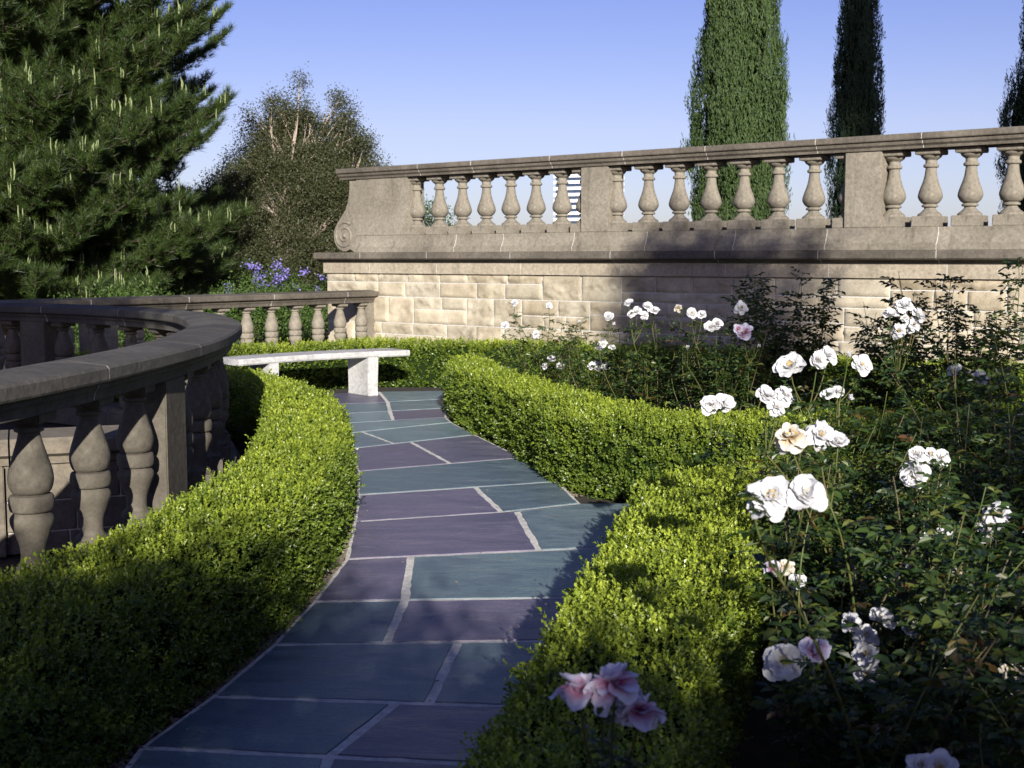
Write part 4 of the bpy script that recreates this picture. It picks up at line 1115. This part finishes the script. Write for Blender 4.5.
leafy_tree('broadleaf_tree', 'dark green treetop seen through the leftmost gaps of the upper balustrade', 'tree', (-2.0, 27, 0), many(-2.0, 27, 1.7, .75, .6, 1.05, 14, .3, .5, 6), 1.2, .1, 2200, .06, M['shade'], M['bark'], None, .5, 1)
leafy_tree('flowering_shrub', 'shrub with violet-blue flowers showing above the low balustrade', 'shrub', (-3.6, 19.2, 0), many(-3.55, 19.2, .75, .6, .4, .45, 16, .2, .32, 7), .4, .03, 6000, .04, M['shrub'], M['bark'], None, .5, 3)
def blossoms():
    par = [o for o in scene.objects if o.name.startswith('flowering_shrub')][0]; G = Geo()
    for _ in range(28):
        c = np.array([rnd.gauss(.10, .32), rnd.gauss(-.25, .12), rnd.uniform(1.05, 1.48) - 0]); c[2] -= abs(c[0]) * .25
        n = 26; q = c + rng.normal(size=(n, 3)) * .035; l = rng.uniform(.02, .034, n)
        V, lo, sz = leaf_geo(q, rand_dirs(n), rand_dirs(n), l, l * .9, .2); G.add(V, lo, sz)
    obj('blossom', G.mesh('blossom'), M['purple'], par)
blossoms()
for k, (x, y, z, w, lab) in enumerate([(-2.75, 18.9, .45, .75, 'leafy green shrub behind the low balustrade, nearest the block wall'), (-3.75, 18.0, .45, .8, 'leafy green shrub behind the low balustrade, above the left end of the bench'),
                                       (-5.3, 17.6, .45, .9, 'dark green shrub low behind the balustrade, in front of the pine')]):
    leafy_tree('shrub', lab, 'shrub', (x, y, 0), many(x, y, z, w, .5, .45, 18, .2, .36, 20 + k), .3, .03, 6000, .045, M['shrub'], M['bark'], 'shrubs behind the low balustrade', .5, 2)

def cypress(base, prof, label, mat, n, seed):
    """prof [(z, radius)]"""
    rr = random.Random(seed); root = thing('cypress_tree', label, 'cypress', base, 'cypresses behind the terrace')
    zs = np.array([p[0] for p in prof]); rs = np.array([p[1] for p in prof])
    th = np.linspace(0, 2 * math.pi, 15)[:-1]; V, F = [], []
    for i, z in enumerate(zs):
        for a in th: V.append((rs[i] * .72 * math.cos(a), rs[i] * .72 * math.sin(a), z))
    for i in range(len(zs) - 1):
        for k in range(14): F.append((i * 14 + k, i * 14 + (k + 1) % 14, (i + 1) * 14 + (k + 1) % 14, (i + 1) * 14 + k))
    obj('inner_growth', np_mesh('inner_growth', V, np.array(F).ravel(), np.full(len(F), 4)), M['boxcore'], root)
    G = Geo(); V, lo, sz = tube_geo([(0, 0, 0), (0, 0, zs[-1] * .5), (0, 0, zs[-1])], [.16, .1, .03], 8); G.add(V, lo, sz); obj('trunk', G.mesh('trunk', True), M['bark'], root)
    # upright plumes on the surface, each of overlapping scales
    z = rng.uniform(zs[0], zs[-1], n); w = np.interp(z, zs, rs); keep = rng.random(n) < (w / rs.max()) * .9 + .1; z, w = z[keep], w[keep]; n = len(z)
    a = rng.uniform(0, 2 * math.pi, n)
    lob = 1 + .10 * np.sin(a * 5 + z * 1.1 + seed) + .08 * np.sin(a * 9 - z * 2.3) + .05 * np.sin(z * 6 + a * 2)
    r = w * lob * rng.uniform(.80, 1.0, n); r = np.where(rng.random(n) < .03, r * 1.06, r)
    p = np.stack([r * np.cos(a), r * np.sin(a), z], 1); out = np.stack([np.cos(a), np.sin(a), np.zeros(n)], 1)
    K = 12; hl = rng.uniform(.16, .38, n)
    d = unit(np.array([0, 0, 1.]) + out * .04 + rng.normal(size=(n, 3)) * .10)
    f = np.arange(K) / K
    c = p[:, None] + d[:, None] * (hl[:, None] * f[None])[..., None] + rng.normal(size=(n, K, 3)) * (.028 * (1.1 - f))[None, :, None]
    ld = unit(d[:, None] + rng.normal(size=(n, K, 3)) * .28); nn = unit(out[:, None] + rng.normal(size=(n, K, 3)) * .5)
    l = rng.uniform(.055, .10, n * K)
    V, lo, sz = leaf_geo(c.reshape(-1, 3), ld.reshape(-1, 3), nn.reshape(-1, 3), l, l * .28, .2)
    g = Geo(); g.add(V, lo, sz); obj('foliage', g.mesh('foliage'), mat, root)
cypress((4.55, 26, 0), [(0, .75), (1.2, .84), (2.5, .88), (3.6, .95), (4.6, .92), (5.6, .78), (6.6, .66), (7.8, .5), (8.8, .25), (9.4, .05)], 'broad sunlit green cypress behind the balustrade', M['cyp'], 13000, 1)
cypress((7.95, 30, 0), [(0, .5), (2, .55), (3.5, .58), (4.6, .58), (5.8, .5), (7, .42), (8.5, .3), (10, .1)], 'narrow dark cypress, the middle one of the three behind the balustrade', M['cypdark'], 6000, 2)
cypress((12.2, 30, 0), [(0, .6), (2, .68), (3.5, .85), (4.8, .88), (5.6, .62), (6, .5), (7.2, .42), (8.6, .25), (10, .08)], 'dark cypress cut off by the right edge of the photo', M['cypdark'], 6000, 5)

leafy_tree('broadleaf_tree', 'dark dense treetops filling the gap low behind the pine', 'tree', (-9.5, 38, 0), many(-9.5, 38, 1.3, 4.2, 1.2, 1.5, 60, .7, 1.1, 51), 1.0, .2, 420, .11, M['shade'], M['bark'], None, .5, 2)
# ------------------------------------------------------------------ far tower seen through the balusters
def tower():
    c = np.array([39.5, 660.0]); a = R(-24); root = thing('apartment_tower', 'distant apartment tower banded in white floors and dark glass, seen between two balusters', 'building', (c[0], c[1], 0)); root.rotation_euler = (0, 0, a)
    hw = 14.0; G = Geo(); box_geo(G, (0, 0), (1, 0), (0, 1), hw - .8, hw - .8, 0, 47.5); obj('glazing', G.mesh('glazing'), M['glass'], root)
    for k in range(15):
        z = 2.0 + k * 3.1; G = Geo(); box_geo(G, (0, 0), (1, 0), (0, 1), hw, hw, z, z + 1.45); obj('floor_band', G.mesh('floor_band'), M['towerwhite'], root)
tower()

# ------------------------------------------------------------------ unseen trees and shrubbery, added with crowns shaped to throw the shade
def shade(label, base, ells, n_per, ls, th, tr, name='shade_tree'):
    leafy_tree(name, label, 'tree', base, ells, th, tr, n_per, ls, M['shade'], M['bark'], 'trees behind the viewpoint', .6, 1)
def top_at(x): return 3.38 if x < .55 else 3.12 if x < 1.3 else 2.95 if x < 1.75 else 2.82 if x < 2.15 else 3.42  # shrub heights set where the foreground shade ends
sh1 = []
for x in np.arange(-3.4, 3.0, .5):
    t_ = top_at(x) + rnd.uniform(-.10, .08)
    sh1 += [(x, -4 + rnd.gauss(0, .2), z, .48, .45, .42) for z in (.5, 1.1, 1.7, 2.2)] + [(x, -4, t_ - .38, .44, .4, .38), (x + .25, -4.1, t_ - .55, .44, .4, .38)]
shade('unseen tall shrubbery added behind the viewpoint to shade the foreground', (-.2, -4, 0), sh1, 3600, .08, .9, .08, 'shrubbery')
sh2 = many(4.0, -4, 7.0, .50, .5, .85, 17, .45, .62, 33) + many(4.0, -4, 5.75, .80, .5, .35, 14, .4, .55, 34) + many(4.2, -4, 3.8, .95, .5, .6, 26, .42, .6, 37) + [(3.25, -4, 3.5, .5, .5, .5)]
shade('tall ragged tree behind the viewpoint on the right', (4.5, -4, 0), sh2, 1150, .10, 2.2, .16)
shade('unseen tree added behind the viewpoint on the left for its shade', (-3.0, -4, 0), many(-2.75, -4, 6.1, 1.35, .6, .85, 26, .45, .7, 35), 900, .10, 4.0, .14)
shade('unseen very tall tree added far behind the viewpoint on the right for its shade', (14, -8, 0), many(14, -8, 17.0, 2.6, 1.6, 5.4, 90, .8, 1.3, 36), 200, .16, 10, .4)
